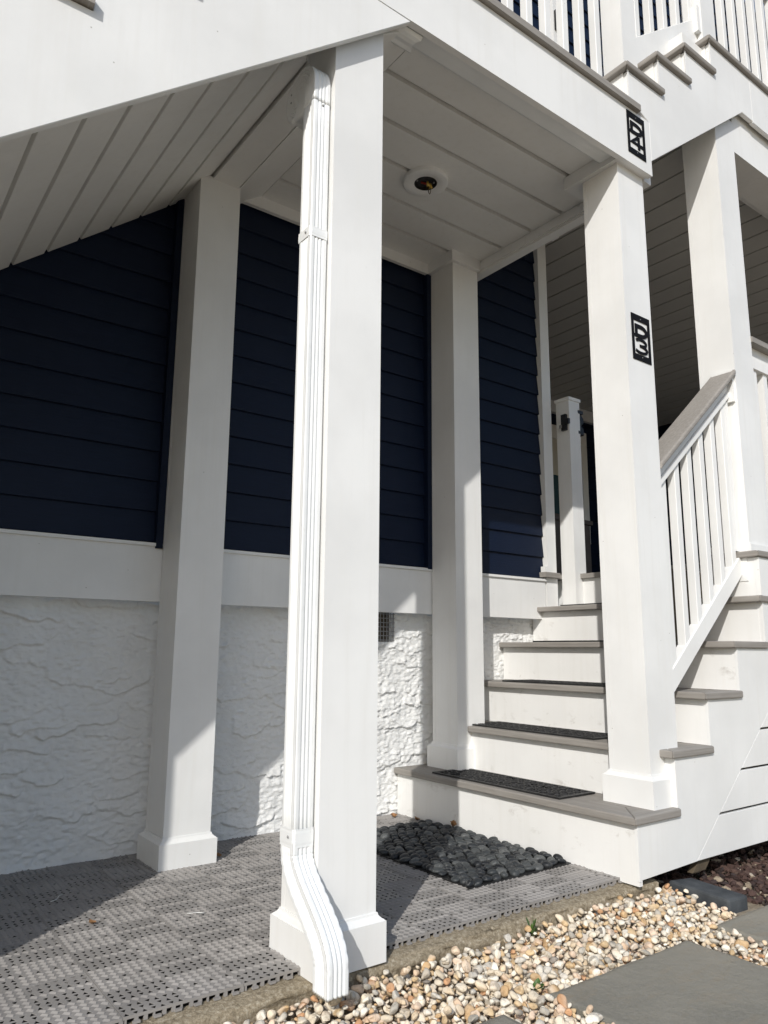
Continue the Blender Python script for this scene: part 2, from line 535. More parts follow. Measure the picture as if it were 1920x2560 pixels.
def stucco():
    nx, nzv = 1150, 330
    X, Z = np.meshgrid(np.linspace(-2.4, 2.45, nx), np.linspace(-0.03, 0.965, nzv))
    H = 0.0018 * fbm(X, Z, 21, 7, 4)
    r = np.random.default_rng(5)
    dz = Z[1, 0] - Z[0, 0]
    for it in range(3600):
        cx, cz = r.uniform(-2.5, 2.5), r.uniform(-0.05, 1.05)
        big = it < 330
        wd = r.uniform(.10, .32) if big else r.uniform(.010, .055)
        ht = wd * r.uniform(.28, .6)
        th = r.uniform(.004, .0095) if big else r.uniform(.0007, .0022)
        ix = np.where(np.abs(X[0] - cx) < wd / 2)[0]
        iz = np.where((Z[:, 0] > cz - .05) & (Z[:, 0] < cz + ht + .05))[0]
        if len(ix) < 3 or len(iz) < 3: continue
        sl = np.ix_(iz, ix)
        x, z = X[sl], Z[sl]
        u = (x - cx) / (wd / 2)
        tilt = r.uniform(-.18, .18)
        w1 = np.cumsum(r.normal(0, 1, x.shape[1])); w1 -= np.linspace(w1[0], w1[-1], len(w1))
        w1 = np.convolve(np.pad(w1, 2, mode='edge'), np.ones(5) / 5, 'valid')
        w2 = r.normal(0, 1, x.shape[1]); w2 = np.convolve(np.pad(w2, 1, mode='edge'), np.ones(3) / 3, 'valid')
        low = cz + tilt * (x - cx) + .22 * ht * u ** 2 + (.0034 * w1 * min(1, wd / .12) + .0016 * w2)[None, :]
        s = (z - low) / ht
        lip = 1 / (1 + np.exp(-np.clip((z - low) / .0009, -30, 30)))
        body = np.clip(1 - s, 0, 1) ** 1.6
        side = np.clip((1 - np.abs(u)) / .12, 0, 1)
        cand = th * lip * body * side
        if big:
            H[sl] = np.maximum(H[sl] * .35 + cand * .9, np.where(cand > H[sl], cand, H[sl]))
        else:
            H[sl] = H[sl] + cand * (.6 + .8 * (fbm(x, z, 77, 6, 2) > 0))
    g = r.normal(0, 1, H.shape)
    for _ in range(2):
        g = (g + np.roll(g, 1, 0) + np.roll(g, 1, 1) + np.roll(g, -1, 1)) / 4
    g2 = r.normal(0, 1, (H.shape[0] // 4 + 1, H.shape[1] // 4 + 1)); g2 = np.kron(g2, np.ones((4, 4)))[:H.shape[0], :H.shape[1]]
    for _ in range(3):
        g2 = (g2 + np.roll(g2, 1, 0) + np.roll(g2, -1, 0) + np.roll(g2, 1, 1) + np.roll(g2, -1, 1)) / 5
    H = H + .0013 * g + .0016 * g2
    H += 0.004 * np.clip((0.04 - Z) / .04, 0, 1)
    # opening for the crawl space vent
    Y = YW + .010 - H * 1.4
    hole = (X > 1.10) & (X < 1.246) & (Z > 0.812)
    Y = np.where(hole, YW + .07, Y)
    return grid_mesh('foundation_wall', X, Y, Z, STUCCO, house)
stucco()
box('foundation_core', (-3.2, 2.45, YW + .075, YW + .22, -.2, .97), STUCCO, house, 0)

vent = box('vent', (1.09, 1.262, YW + .055, YW + .068, .80, .958), DARKW, house, 0)
bm = bmesh.new()
for k in range(8):
    x = 1.098 + k * .0205; add_box(bm, x - .0019 - 1.17, x + .0019 - 1.17, -.001, .0015, -.07, .07)
for k in range(7):
    z = -.065 + k * .0215; add_box(bm, -.078, .078, -.0028, -.0008, z - .0019, z + .0019)
vg = link('vent_mesh', bm_mesh(bm, 'vent_mesh'), STEEL, vent, (1.17, YW + .014, .885))

ZSK0, ZSK1 = 0.953, 1.172
box('skirt_board', (-3.2, 2.288, .188, .235, ZSK0, ZSK1), WHITE, house, .003)
box('skirt_cap', (-3.2, 2.292, .178, .236, ZSK1, ZSK1 + .013), WHITE, house, .003)
# sheathing behind the boards
box('sheathing', (-3.2, 2.36, .222, .30, ZSK1, 7.2), DARKW, house, 0)
EXPO = 0.1255
def lap(x0, x1, yb, zb, zt, parent, expo=EXPO, flip=1):
    """one course: bottom edge proud, top tucked behind the next course"""
    return prism('siding_board', [(yb, zb), (yb - .013 * flip, zb), (yb - .0165 * flip, zb + .002), (yb - .003 * flip, zt + .02), (yb, zt + .02)], 'x', x0, x1, NAVY, parent, .0008)
k = 0
z = ZSK1 + .018
while z < 7.0:
    lap(-3.2, 2.303 if z < 3.80 else 6.9, .2215, z, z + EXPO, house)
    z += EXPO; k += 1
# navy receivers beside the wall columns
box('siding_trim', (-.030, -.002, .176, .222, ZSK1 - .008, 2.71), NAVY, house, .002)
box('siding_trim', (XC - .030, XC - .002, .176, .222, ZSK1 + .008, 2.81), NAVY, house, .002)
# white corner board, small block at its foot
box('corner_board', (2.305, 2.383, .180, .30, ZD + .005, ZP), WHITE, house, .003)
box('corner_block', (2.268, 2.304, .166, .2, ZD + .004, ZD + .036), WHITE, house, .002)

# porch recess: side wall and back wall, window, crown
box('side_wall', (2.28, 2.372, .30, YB + .1, ZD, ZP), NAVY, house, 0)
z = ZD
while z < ZP - .05:
    lap(2.372, 7.4, YB + .02, z, min(z + EXPO, ZP), house)
    z += EXPO
box('back_sheathing', (2.372, 7.4, YB + .021, YB + .12, ZD, ZP + .02), DARKW, house, 0)
box('crown_moulding', (2.38, 7.4, YB - .05, YB + .0, 3.375, ZP - .003), WHITE, house, .012)
z = ZD
while z < ZP - .05:
    o = prism('siding_board', [(6.92, z), (6.907, z), (6.9035, z + .002), (6.917, min(z + EXPO, ZP) + .02), (6.92, min(z + EXPO, ZP) + .02)], 'y', -.80, YB, NAVY, house, .0008)
    z += EXPO
box('end_sheathing', (6.921, 7.0, -.80, YB, ZD, ZP + .01), DARKW, house, 0)
win = box('window', (4.60, 5.62, YB - .012, YB + .03, 2.20, 3.08), TAUPE, house, .002)
box('window_frame', (4.52, 5.716, YB - .030, YB - .004, 3.082, 3.235), WHITE, win, .003)
box('window_frame', (5.622, 5.716, YB - .030, YB - .004, 1.95, 3.08), WHITE, win, .003)
box('window_frame', (4.52, 4.60, YB - .030, YB - .004, 2.2, 3.08), WHITE, win, .003)
box('blind', (4.62, 5.62, YB - .020, YB - .013, 2.67, 3.08), CREAM, win, 0)
box('pane', (4.62, 5.62, YB - .018, YB - .0125, 2.24, 2.668), GLASS, win, 0)

# ---------------------------------------------------------------- columns
def column(x, y, z0, z1, label, plinth=True, trim=None, clip_x1=None):
    c = thing('column', (x + W / 2, y + W / 2, z0), label, 'column', 'square white porch columns')
    zb_ = z0 + (.0 if not plinth else .09)
    box('shaft_board', (x, x + W, y, y + .0185, zb_, z1), WHITE, c, .0018)
    box('shaft_board', (x, x + W, y + W - .0185, y + W, zb_, z1), WHITE, c, .0018)
    box('shaft_board', (x + .0006, x + .019, y + .0189, y + W - .0189, zb_, z1), WHITE, c, .0014)
    box('shaft_board', (x + W - .019, x + W - .0006, y + .0189, y + W - .0189, zb_, z1), WHITE, c, .0014)
    if plinth:
        p = .02
        box('plinth', (x - p, x + W + p, y - p, y + W + p, z0, z0 + .098), WHITE, c, .002)
        bm = bmesh.new()
        rings = []
        for off, zz in ((p - .0025, .098), (p - .005, .1015), (p - .009, .104), (.0075, .107), (.0045, .111), (.0035, .1165), (.0, .1168)):
            rings.append([bm.verts.new((sx * (W / 2 + off), sy * (W / 2 + off), zz)) for sx, sy in ((-1, -1), (1, -1), (1, 1), (-1, 1))])
        for A, B in zip(rings, rings[1:]):
            for q in range(4): bm.faces.new((A[q], A[(q + 1) % 4], B[(q + 1) % 4], B[q]))
        link('plinth_cap', bm_mesh(bm, 'plinth_cap'), WHITE, c, (x + W / 2, y + W / 2, z0))
    return c
ca = column(XA, YI, -.012, 2.745, 'white column against the stucco wall under the sloping plank soffit')
cb = column(XA, YO, -.0165, 2.80, 'white column at the gravel edge with the downspout fixed to it')
cc = column(XC, YI, ZT(0), 2.83, 'white column on the bottom step beside the house wall')
cd = column(XC, YO, ZT(0), 2.83, 'white column with the D3 sign at the foot of the stairs')
ce = column(XE, YO, ZD, 3.50, 'white column at the top of the sloped stair handrail', plinth=False)
box('base_trim', (XE - .012, XE + W + .012, YO - .012, YO + W + .012, ZD + .0, ZD + .035), WHITE, ce, .004)
# caps under the landing ceiling
box('cap', (XC - .022, XC + W + .004, YI - .022, .186, 2.815, ZC - .0), WHITE, cc, .003)
box('cap', (XC - .024, XC + W + .012, YO - .016, -.775, 2.815, ZC - .001), WHITE, cd, .003)

# ---------------------------------------------------------------- landing between the two upper flights
landing = thing('stair_landing', (0.8, -.45, ZC), 'raised white landing with plank ceiling above the entry stairs', 'landing')
box('fascia', (0.10, 1.617, YF, YF + .024, 2.812, 3.078), WHITE, landing, .002)
for i in range(2):
    yb0 = YF - .02 + i * .142
    box('deck_board', (-.005, 1.53, yb0, yb0 + .138, 3.080, ZL), COMPX, landing, .006, 2)
for i in range(7):
    yb0 = YF - .02 + (i + 2) * .142
    box('deck_board', (-.005, 1.53, yb0, yb0 + .138, 3.082, ZL), COMPX, landing, .006, 2)
# ceiling planks running along the landing, wide grooves between them
gy = [-1.05, -.80, -.592, -.393, -.186, .0125, .19]
for a, b in zip(gy, gy[1:]):
    box('ceiling_plank', (.372, 1.606, a + .0105, b - .0105, ZC, ZC + .020), CEILW, landing, .002)
box('ceiling_backing', (.30, 1.62, -1.05, .21, ZC + .022, ZC + .05), CEILW, landing, 0)
box('end_beam', (1.606, 1.66, -1.04, .20, 2.806, ZC + .05), WHITE, landing, .003)
box('end_trim', (1.5995, 1.606, -.86, -.02, 2.822, 2.862), WHITE, landing, .002)
box('frieze_board', (.26, 1.60, .178, .2, 2.815, ZC - .001), WHITE, landing, .003)
prism('return_board', [(.1775, 2.743), (.3715, 2.877), (.3715, 2.90), (.1775, 2.79)], 'y', -1.03, .2, CEILW, landing, .002)
box('beam_bottom', (.054, .1690, -1.04, .2, 2.737, 2.78), CEILW, landing, .002)

# ---------------------------------------------------------------- flight coming up from the left
flight = thing('outer_stairs', (-1.2, -.5, 1.5), 'outer flight with wide white stringer and sloping plank soffit', 'stairs')
SL = 0.837
sb = lambda x: 2.805 + SL * (x - .268)
fx = lambda k: -.98 + .2445 * k
fz = lambda k: 2.30 + .2025 * k
poly = [(-2.6, sb(-2.6)), (.2665, 2.8085), (.0995, 2.8105), (.0995, 3.075), (.02, 3.075)]
for k in range(3, -7, -1):
    poly += [(fx(k + 1) + .026, fz(k) - .03), (fx(k) + .026, fz(k) - .03)]
poly += [(-2.6, fz(-6) - .03)]
prism('stringer', poly, 'y', YF + .0005, YF + .024, WHITE, flight, .002)
for k in range(-6, 4):
    box('tread', (fx(k), fx(k + 1) + .024, YF - .02, .19, fz(k) - .028, fz(k)), COMPY, flight, .006, 2)
for k in range(-6, 5):
    box('riser', (fx(k) + .026, fx(k) + .044, YF + .026, .19, fz(k) - .203 + .001, fz(k) - .03), RISERW, flight, .001)
so = lambda x: 2.716 + .817 * x
for k in range(0, 26):
    x1 = .048 - k * .1167
    x0 = x1 - .1167 + .013
    prism('soffit_plank', [(x0, so(x0)), (x1, so(x1)), (x1 - .012, so(x1) + .017), (x0 - .012, so(x0) + .017)], 'y', YF + .026, .205, CEILW, flight, .0015)
prism('soffit_backing', [(-2.9, so(-2.9) + .021), (.06, so(.06) + .021), (.05, so(.06) + .04), (-2.91, so(-2.9) + .04)], 'y', YF + .026, .205, CEILW, flight, 0)

# closed-in storage under the low end of that flight (its front edge throws the upright shadow line)
encl = thing('stair_enclosure', (-2.0, -1.06, 0), 'white boarded enclosure under the low end of the outer stairs', 'enclosure')
box('corner_post', (-1.39, -1.29, YF + .026, YF + .126, -.015, sb(-1.34) + .10), WHITE, encl, .003)
for k in range(10):
    z0 = .01 + k * .149
    x0 = -3.0
    if z0 + .14 > sb(-1.39): break
    xl = max(-2.6, .268 + (z0 + .14 - 2.805) / SL)
    box('slat', (xl, -1.392, YF + .026, YF + .046, z0, z0 + .14), WHITE, encl, .002)
prism('sun_leak_panel', [(-2.6, -.012), (-1.392, -.012), (-1.392, sb(-1.392) + .13), (-2.6, sb(-2.6) + .13)], 'y', YF + .05, YF + .062, DARKW, encl, 0)  # unseen panel added behind the slats to block a sun leak below the stringer

# ---------------------------------------------------------------- short flight from the landing to the upper deck
uf = thing('upper_stairs', (1.9, -.5, 3.1), 'short upper flight of four grey nosed steps above the D4 sign', 'stairs')
ux = lambda k: 1.449 + .2423 * k
uz = lambda k: 3.298 + .1815 * k
poly = [(1.619, 2.888), (2.488, 3.5535), (2.60, 3.5535), (2.60, 3.812), (2.205, 3.812)]
for k in range(2, -1, -1):
    poly += [(ux(k + 1) + .031, uz(k) - .03), (ux(k) + .031, uz(k) - .03)]
poly += [(ux(0) + .031, 3.112), (1.532, 3.112), (1.619, 3.078)]
prism('side_panel', poly, 'y', YF + .0006, YF + .022, WHITE, uf, .0015)
for k in range(4):
    xb = ux(k) + .29 if k < 3 else 3.0
    m = .11
    y0 = YF - .018
    prism('tread_return', [(ux(k), y0), (xb, y0), (xb, y0 + m), (ux(k) + m, y0 + m)], 'z', uz(k) - .028, uz(k), COMPX, uf, .006, 2)
    prism('tread', [(ux(k), y0 + .0006), (ux(k) + m - .0006, y0 + m), (ux(k) + m - .0006, .19), (ux(k), .19)], 'z', uz(k) - .028, uz(k), COMPY, uf, .006, 2)
    box('tread_infill', (ux(k) + m + .002, xb, y0 + m + .002, .19, uz(k) - .028, uz(k) - .001), COMPY, uf, .002)
    zb = (uz(k - 1) if k else ZL) + .001
    box('riser', (ux(k) + .026, ux(k) + .044, YF + .0225, .19, zb, uz(k) - .0285), RISERW, uf, .001)
    box('corner_bead', (ux(k) + .0245, ux(k) + .034, YF - .0022, YF + .0004, zb, uz(k) - .0285), WHITE, uf, .0006)

# upper deck / porch roof
udk = thing('upper_deck', (4.2, .5, 3.5), 'upper deck with white fascia and dark shaded plank porch ceiling', 'deck')
box('fascia', (2.6005, 7.6, YF, YF + .022, 3.548, 3.812), WHITE, udk, .002)
box('deck_edge_board', (3.002, 7.6, YF - .018, YF + .092, 3.8145, uz(3)), COMPX, udk, .006, 2)
box('deck_surface', (2.50, 7.6, YF + .095, .22, 3.8145, uz(3) - .002), COMPX, udk, .002)
box('beam', (XE + W + .0, 7.6, YO - .0, YO + W, 3.325, 3.545), WHITE, udk, .003)
box('beam_trim', (XE + .05, 7.6, YO + W + .0005, YO + W + .03, 3.34, 3.46), WHITE, udk, .003)
box('frieze', (2.02, 7.6, YO + .0, YO + W, 3.5005 if False else 3.546, 3.80), CEILW, udk, 0)
px = 2.627
for k in range(-2, 26):
    a = px + k * .2 + .007; b = px + (k + 1) * .2 - .007
    if b < 2.1: continue
    yend = .178 if b < 2.30 else YB + .0
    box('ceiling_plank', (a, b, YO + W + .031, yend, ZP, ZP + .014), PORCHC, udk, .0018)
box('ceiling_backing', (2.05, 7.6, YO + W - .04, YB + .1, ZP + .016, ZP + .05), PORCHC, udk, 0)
# sloped underside of the short upper flight
prism('stair_underside', [(1.63, 2.93), (2.30, 3.44), (2.30, 3.47), (1.63, 2.96)], 'y', YF + .03, .19, CEILW, uf, .002)

# ---------------------------------------------------------------- entry stairs
st_ = thing('entry_stairs', (1.8, -.4, 0), 'white entry stairs with grey treads climbing along the house wall', 'stairs')
YN = YS - .013
for k in range(5):
    m = .135
    zt = ZT(k)
    xb = XR(k + 1)
    y1 = YW - .004
    # mitred picture-frame boards
    if k == 1:
        prism('tread', [(XN(k), YN + .0006), (XN(k) + m, YN + m + .0006), (XN(k) + m, -.003), (XN(k), -.003)], 'z', zt - .028, zt, COMPY, st_, .005, 2)
    else:
        prism('tread', [(XN(k), YN + .0006), (XN(k) + m, YN + m + .0006), (XN(k) + m, y1), (XN(k), y1)], 'z', zt - .028, zt, COMPY, st_, .005, 2)
    prism('tread_return', [(XN(k), YN), (xb + .005, YN), (xb + .005, YN + m), (XN(k) + m, YN + m)], 'z', zt - .028, zt, COMPX, st_, .005, 2)
    box('tread_back_board', (XN(k) + m + .003, xb - .0005, YN + m + .003, y1, zt - .028, zt - .0008), COMPY, st_, .003)
    zb = -.012 if k == 0 else ZT(k - 1) + .0006
    box('riser', (XR(k), XR(k) + .018, YS + .0012, YW - .002, zb, zt - .0285), RISERW, st_, .001)
    box('corner_bead', (XR(k) - .0016, XR(k) + .008, YS - .0022, YS + .010, max(zb, .004), zt - .0285), WHITE, st_, .0008)
zb = ZT(4) + .0006
box('riser', (XR(5), XR(5) + .018, -.82, YW + .06, zb, ZD - .0285), RISERW, st_, .001)
# side panel with stepped top and diagonal lower edge
dz = lambda x: .016 + .822 * (x - 1.612)
poly = [(XR(0) + .0005, .006), (1.612, .016), (2.268, dz(2.268)), (2.9, dz(2.9)), (2.9, ZD - .029), (XE - .012, ZD - .029), (XE - .012, ZT(4) - .0285)]
poly = [(XR(0) + .0005, .006), (1.610, .016), (2.34, .016 + .822 * (2.34 - 1.610)), (6.0, .016 + .822 * (2.34 - 1.610)), (6.0, ZD - .029), (XE - .012, ZD - .029), (XE - .012, ZT(3) - .0285)]
for k in range(3, 0, -1):
    poly += [(XR(k) + .0005, ZT(k) - .0285), (XR(k) + .0005, ZT(k - 1) - .0285)]
# (tops follow the treads)
poly = [(XR(0) + .005, .006)] + poly[1:6] + [(XE - .012, ZT(4) - .0285)]
for k in (4, 3, 2, 1):
    poly += [(XR(k) + .005, ZT(k) - .0285), (XR(k) + .005, ZT(k - 1) - .0285)]
poly += [(XR(0) + .005, ZT(0) - .0285)]
prism('side_panel', poly, 'y', YS, YS + .02, WHITE, st_, .0012)
sp_x = lambda z: 1.612 + (z - .016) / .822
z0 = .016
for k in range(5):
    z1 = min(z0 + .1395, .60)
    prism('slat', [(sp_x(z0) + .001, z0), (6.0, z0), (6.0, z1), (sp_x(z1) + .001, z1)], 'y', YS + .0015, YS + .0195, WHITE, st_, .0015)
    z0 = z1 + .009
    if z0 > .58: break
prism('diagonal_backing', [(1.612, -.03), (1.70, -.03), (2.42, .60), (2.33, .60)], 'y', YS + .0215, YS + .045, DARKW, st_, .001)
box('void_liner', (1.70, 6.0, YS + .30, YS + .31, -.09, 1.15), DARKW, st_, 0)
# box under the upper column
box('pedestal', (XE - .0125, XE + W + .06, YS + .0205, YO + W + .03, ZT(3) + .001, ZD - .029), RISERW, st_, .002)
box('pedestal_bead', (XE - .0145, XE - .004, YS - .0022, YS + .0205, ZT(4) + .003, ZD - .0295), WHITE, st_, .0008)
prism('pedestal_board', [(XE - .036, YN), (XE - .036 + m, YN + m), (XE - .036 + m, YO + W + .045), (XE - .036, YO + W + .045)], 'z', ZD - .028, ZD, COMPY, st_, .005, 2)

porch = thing('porch_deck', (4.3, .6, ZD), 'grey composite porch deck at the top of the entry stairs', 'deck')
box('edge_board', (XR(5) - .022, XR(5) + .115, -.84, .176, ZD - .028, ZD), COMPY, porch, .005, 2)
prism('edge_board', [(XE - .0355, YN), (6.0, YN), (6.0, YN + m), (XE - .036 + m, YN + m)], 'z', ZD - .028, ZD - .0004, COMPX, porch, .005, 2)
box('edge_board', (2.262, 2.392, .160, .30, ZD - .026, ZD + .003), COMPX, porch, .005, 2)
for k in range(26):
    y0 = YO + W + .05 + k * .142
    if y0 + .138 > YB: break
    x0 = XR(5) + .118 if y0 < .16 else 2.40
    box('deck_board', (x0, 7.4, y0, y0 + .138, ZD - .028, ZD - .0012), COMPX, porch, .004)
box('edge_skirt', (2.30, 2.3995, .19, .29, 1.0, ZD - .0268), WHITE, porch, .002)

# ---------------------------------------------------------------- stair railing between the D3 column and the upper column
rail = thing('stair_railing', (1.93, -.98, ZT(2)), 'sloped stair railing with grey top board and square white balusters', 'railing')
x0, x1 = XC + W + .001, XE - .001
sl_ = .845
rt = lambda x: 1.53 + sl_ * (x - 1.597)
def slope_board(name, xa, xb, zf, lo, hi, y0, y1, mat, parent, bev=.002, seg=1):
    return prism(name, [(xa, zf(xa) + lo), (xb, zf(xb) + lo), (xb, zf(xb) + hi), (xa, zf(xa) + hi)], 'y', y0, y1, mat, parent, bev, seg)
slope_board('top_rail', x0, x1, rt, -.030, 0, -1.046, -.918, COMPX, rail, .008, 3)
slope_board('sub_rail', x0, x1, rt, -.090, -.0305, -1.003, -.962, WHITE, rail, .003)
slope_board('sub_rail_lip', x0, x1, rt, -.125, -.0905, -1.010, -.954, WHITE, rail, .003)
slope_board('bottom_rail', x0, x1, rt, -.965, -.872, -1.004, -.958, WHITE, rail, .003)
for k in range(7):
    xc = 1.676 - .104 + k * .1045
    if xc + .016 > x1 - .03 or xc - .018 < x0: continue
    xa, xb = xc - .018, xc + .018
    prism('baluster', [(xa, rt(xa) - .875), (xb, rt(xb) - .875), (xb, rt(xb) - .1245), (xa, rt(xa) - .1245)], 'y', -.999, -.963, WHITE, rail, .002)
for zz in (rt(x1) - .075, rt(x1) - .92):
    box('bracket', (XE - .016, XE - .0005, -1.03, -.93, zz - .085, zz + .07), WHITE, rail, .006, 2)
box('half_baluster', (XE - .048, XE - .017, -.999, -.963, ZD + .003, rt(XE) - .16), WHITE, rail, .002)

# porch railing beyond the upper column
prail = thing('porch_railing', (4.2, -.98, ZD), 'level porch railing beside the upper column with grey cap', 'railing')
px0 = XE + W + .001
box('top_rail', (px0, 7.0, -1.046, -.918, 2.278, 2.306), COMPX, prail, .006, 2)
box('sub_rail', (px0, 7.0, -1.003, -.962, 2.215, 2.2775), WHITE, prail, .003)
box('sub_rail_lip', (px0, 7.0, -1.010, -.954, 2.165, 2.2145), WHITE, prail, .003)
box('bottom_rail', (px0, 7.0, -1.004, -.958, ZD + .06, ZD + .14), WHITE, prail, .003)
for k in range(40):
    xc = px0 + .09 + k * .1045
    box('baluster', (xc - .018, xc + .018, -.999, -.963, ZD + .141, 2.1645), WHITE, prail, .002)

# ---------------------------------------------------------------- gate post with latch
gp = thing('gate_post', (2.49, .15, ZT(4)), 'short white gate post with black latch beside the house corner', 'post')
gx0, gy0 = 2.435, .085
box('shaft', (gx0, gx0 + .1, gy0, gy0 + .1, ZT(4), 2.285), WHITE, gp, .003)
box('cap', (gx0 - .006, gx0 + .106, gy0 - .006, gy0 + .106, 2.285, 2.305), WHITE, gp, .004)
lt = box('latch', (gx0 - .018, gx0 - .0005, gy0 + .014, gy0 + .050, 2.095, 2.195), GATEBLK, gp, .010, 2)
box('latch_arm', (gx0 - .026, gx0 - .008, gy0 - .012, gy0 + .03, 2.13, 2.162), GATEBLK, lt, .005, 2)
box('latch_button', (gx0 - .030, gx0 - .0225, gy0 + .04, gy0 + .056, 2.11, 2.128), STEEL, lt, .002)
kp = prism('latch_catch', [(gx0 + .1005, 2.09), (gx0 + .165, 2.09), (gx0 + .165, 2.13), (gx0 + .14, 2.15), (gx0 + .165, 2.17), (gx0 + .165, 2.20), (gx0 + .125, 2.235), (gx0 + .1005, 2.235)], 'y', gy0 + .02, gy0 + .06, GATEBLK, gp, .004)
box('latch_catch_tab', (gx0 + .083, gx0 + .135, gy0 + .0, gy0 + .0195, 2.215, 2.237), GATEBLK, kp, .003)
box('latch_catch_tab', (gx0 + .083, gx0 + .135, gy0 + .0, gy0 + .0195, 2.085, 2.105), GATEBLK, kp, .003)

# far porch things
sb_ = thing('storage_box', (4.3, 1.9, ZD), 'taupe storage box against the back wall of the porch', 'storage box')
box('body', (4.02, 4.555, 1.6, 2.2, ZD, 1.925), TAUPE, sb_, .01, 2)
box('lid', (4.00, 4.575, 1.58, 2.22, 1.927, 1.965), TAUPE, sb_, .012, 2)
gl = thing('globe_lamp', (5.95, 2.40, 2.26), 'white globe lamp on the porch back wall half behind a column', 'lamp')
gv = ICO3[0] * .068
link('globe', np_mesh('globe', gv, ICO3[1]), GLOBE, gl, (5.935, 2.42, 2.262))
tube('arm', [(5.935, 2.47, 2.262), (5.935, 2.515, 2.262)], .03, BLACKM, gl, 12)

# ---------------------------------------------------------------- upper railings
def railing_x(t, xa, xb, z0, top, y0, pitch, zf=None, first=.07):
    zf = zf or (lambda x: z0)
    k = 0
    while True:
        xc = xa + first + k * pitch
        if xc + .018 > xb: break
        prism('baluster', [(xc - .018, zf(xc - .018) + .15), (xc + .018, zf(xc + .018) + .15), (xc + .018, zf(xc + .018) + top - .12), (xc - .018, zf(xc - .018) + top - .12)], 'y', y0, y0 + .036, WHITE, t, .002)
        k += 1
    slope_board('bottom_rail', xa, xb, zf, -.005 if zf(xb) - zf(xa) > .1 else .040, .149, y0 - .005, y0 + .041, WHITE, t, .003)
    slope_board('sub_rail', xa, xb, zf, top - .12, top - .03, y0 - .005, y0 + .041, WHITE, t, .003)
    slope_board('top_rail', xa, xb, zf, top - .03, top, y0 - .045, y0 + .085, COMPX, t, .006, 2)
YR = -.985
PX1, PX2 = 1.565, 2.292
PW = .108
lr = thing('landing_railing', (.8, YR, ZL), 'white baluster railing along the outer edge of the landing', 'railing')
railing_x(lr, .12, PX1 - .001, ZL - .10, 1.15, YR + .018, .114, first=.06)
p1 = box('newel_post', (PX1, PX1 + PW, YR - .018, YR + PW - .018, ZL, ZL + 1.35), WHITE, lr, .003)
p0 = box('newel_post', (.01, .118, YR - .018, YR + PW - .018, ZL, ZL + 1.25), WHITE, lr, .003)
ur = thing('upper_stair_railing', (1.95, YR, 3.5), 'white railing climbing beside the short upper flight', 'railing')
uzf = lambda x: 3.467 + .768 * (x - PX1 - PW)
railing_x(ur, PX1 + PW + .001, PX2 - .001, 0, 1.15, YR + .018, .124, uzf, .08)
box('newel_post', (PX2, PX2 + PW, YR - .018, YR + PW - .018, uz(3), uz(3) + 1.35), WHITE, ur, .003)
box('bracket', (PX2 - .03, PX2 - .0005, YR - .012, YR + .075, 3.985, 4.14), WHITE, ur, .008, 2)
dr = thing('upper_deck_railing', (4.5, YR, uz(3)), 'white baluster railing along the upper deck edge', 'railing')
railing_x(dr, PX2 + PW + .001, 7.0, uz(3) - .09, 1.15, YR + .018, .124, first=.085)
ug = thing('upper_gate_post', (2.07, -.22, ZL), 'upper white gate post with black latch behind the landing balusters', 'post')
box('shaft', (2.03, 2.13, -.24, -.14, uz(2), 4.665), WHITE, ug, .003)
prism('cap', [(2.02, 4.665), (2.14, 4.665), (2.08, 4.69)], 'y', -.25, -.13, WHITE, ug, .002)
ul = box('latch', (2.038, 2.10, -.266, -.2405, 4.43, 4.56), GATEBLK, ug, .010, 2)
box('latch_arm', (2.08, 2.125, -.275, -.25, 4.47, 4.515), GATEBLK, ul, .005, 2)
# inner railing on the house side of the upper flight (seen between the outer balusters)
ir = thing('inner_railing', (1.2, .05, ZL), 'white railing on the house side of the landing', 'railing')
railing_x(ir, 1.0, 2.0, ZL - .1, 1.25, -.24, .108, first=.05)

# ---------------------------------------------------------------- downspout
ds = thing('downspout', (-.033, -.98, 0), 'white fluted aluminium downspout with kicked out foot on a column', 'downspout')
AX, BY = .057, .062
def spout_profile():
    pts = []
    def side(p, q, n, ribs, dep):
        p, q = Vector(p), Vector(q)
        d = q - p; nrm = Vector((d.y, -d.x)).normalized()
        for i in range(n):
            t = i / n
            off = 0.0
            if .20 < t < .80:
                off = -dep * (0.5 - 0.5 * math.cos((t - .20) / .60 * 2 * math.pi * ribs))
            if t < .06 or t > .94: off -= .0022 * (1 - min(t, 1 - t) / .06)
            pts.append(p + d * t + nrm * off)
    a, b = AX / 2, BY / 2
    side((-a, -b), (a, -b), 40, 3, .0030)
    side((a, -b), (a, b), 24, 4, .003)
    side((a, b), (-a, b), 24, 4, .003)
    side((-a, b), (-a, -b), 48, 5, .0028)
    return pts
PROF = spout_profile()
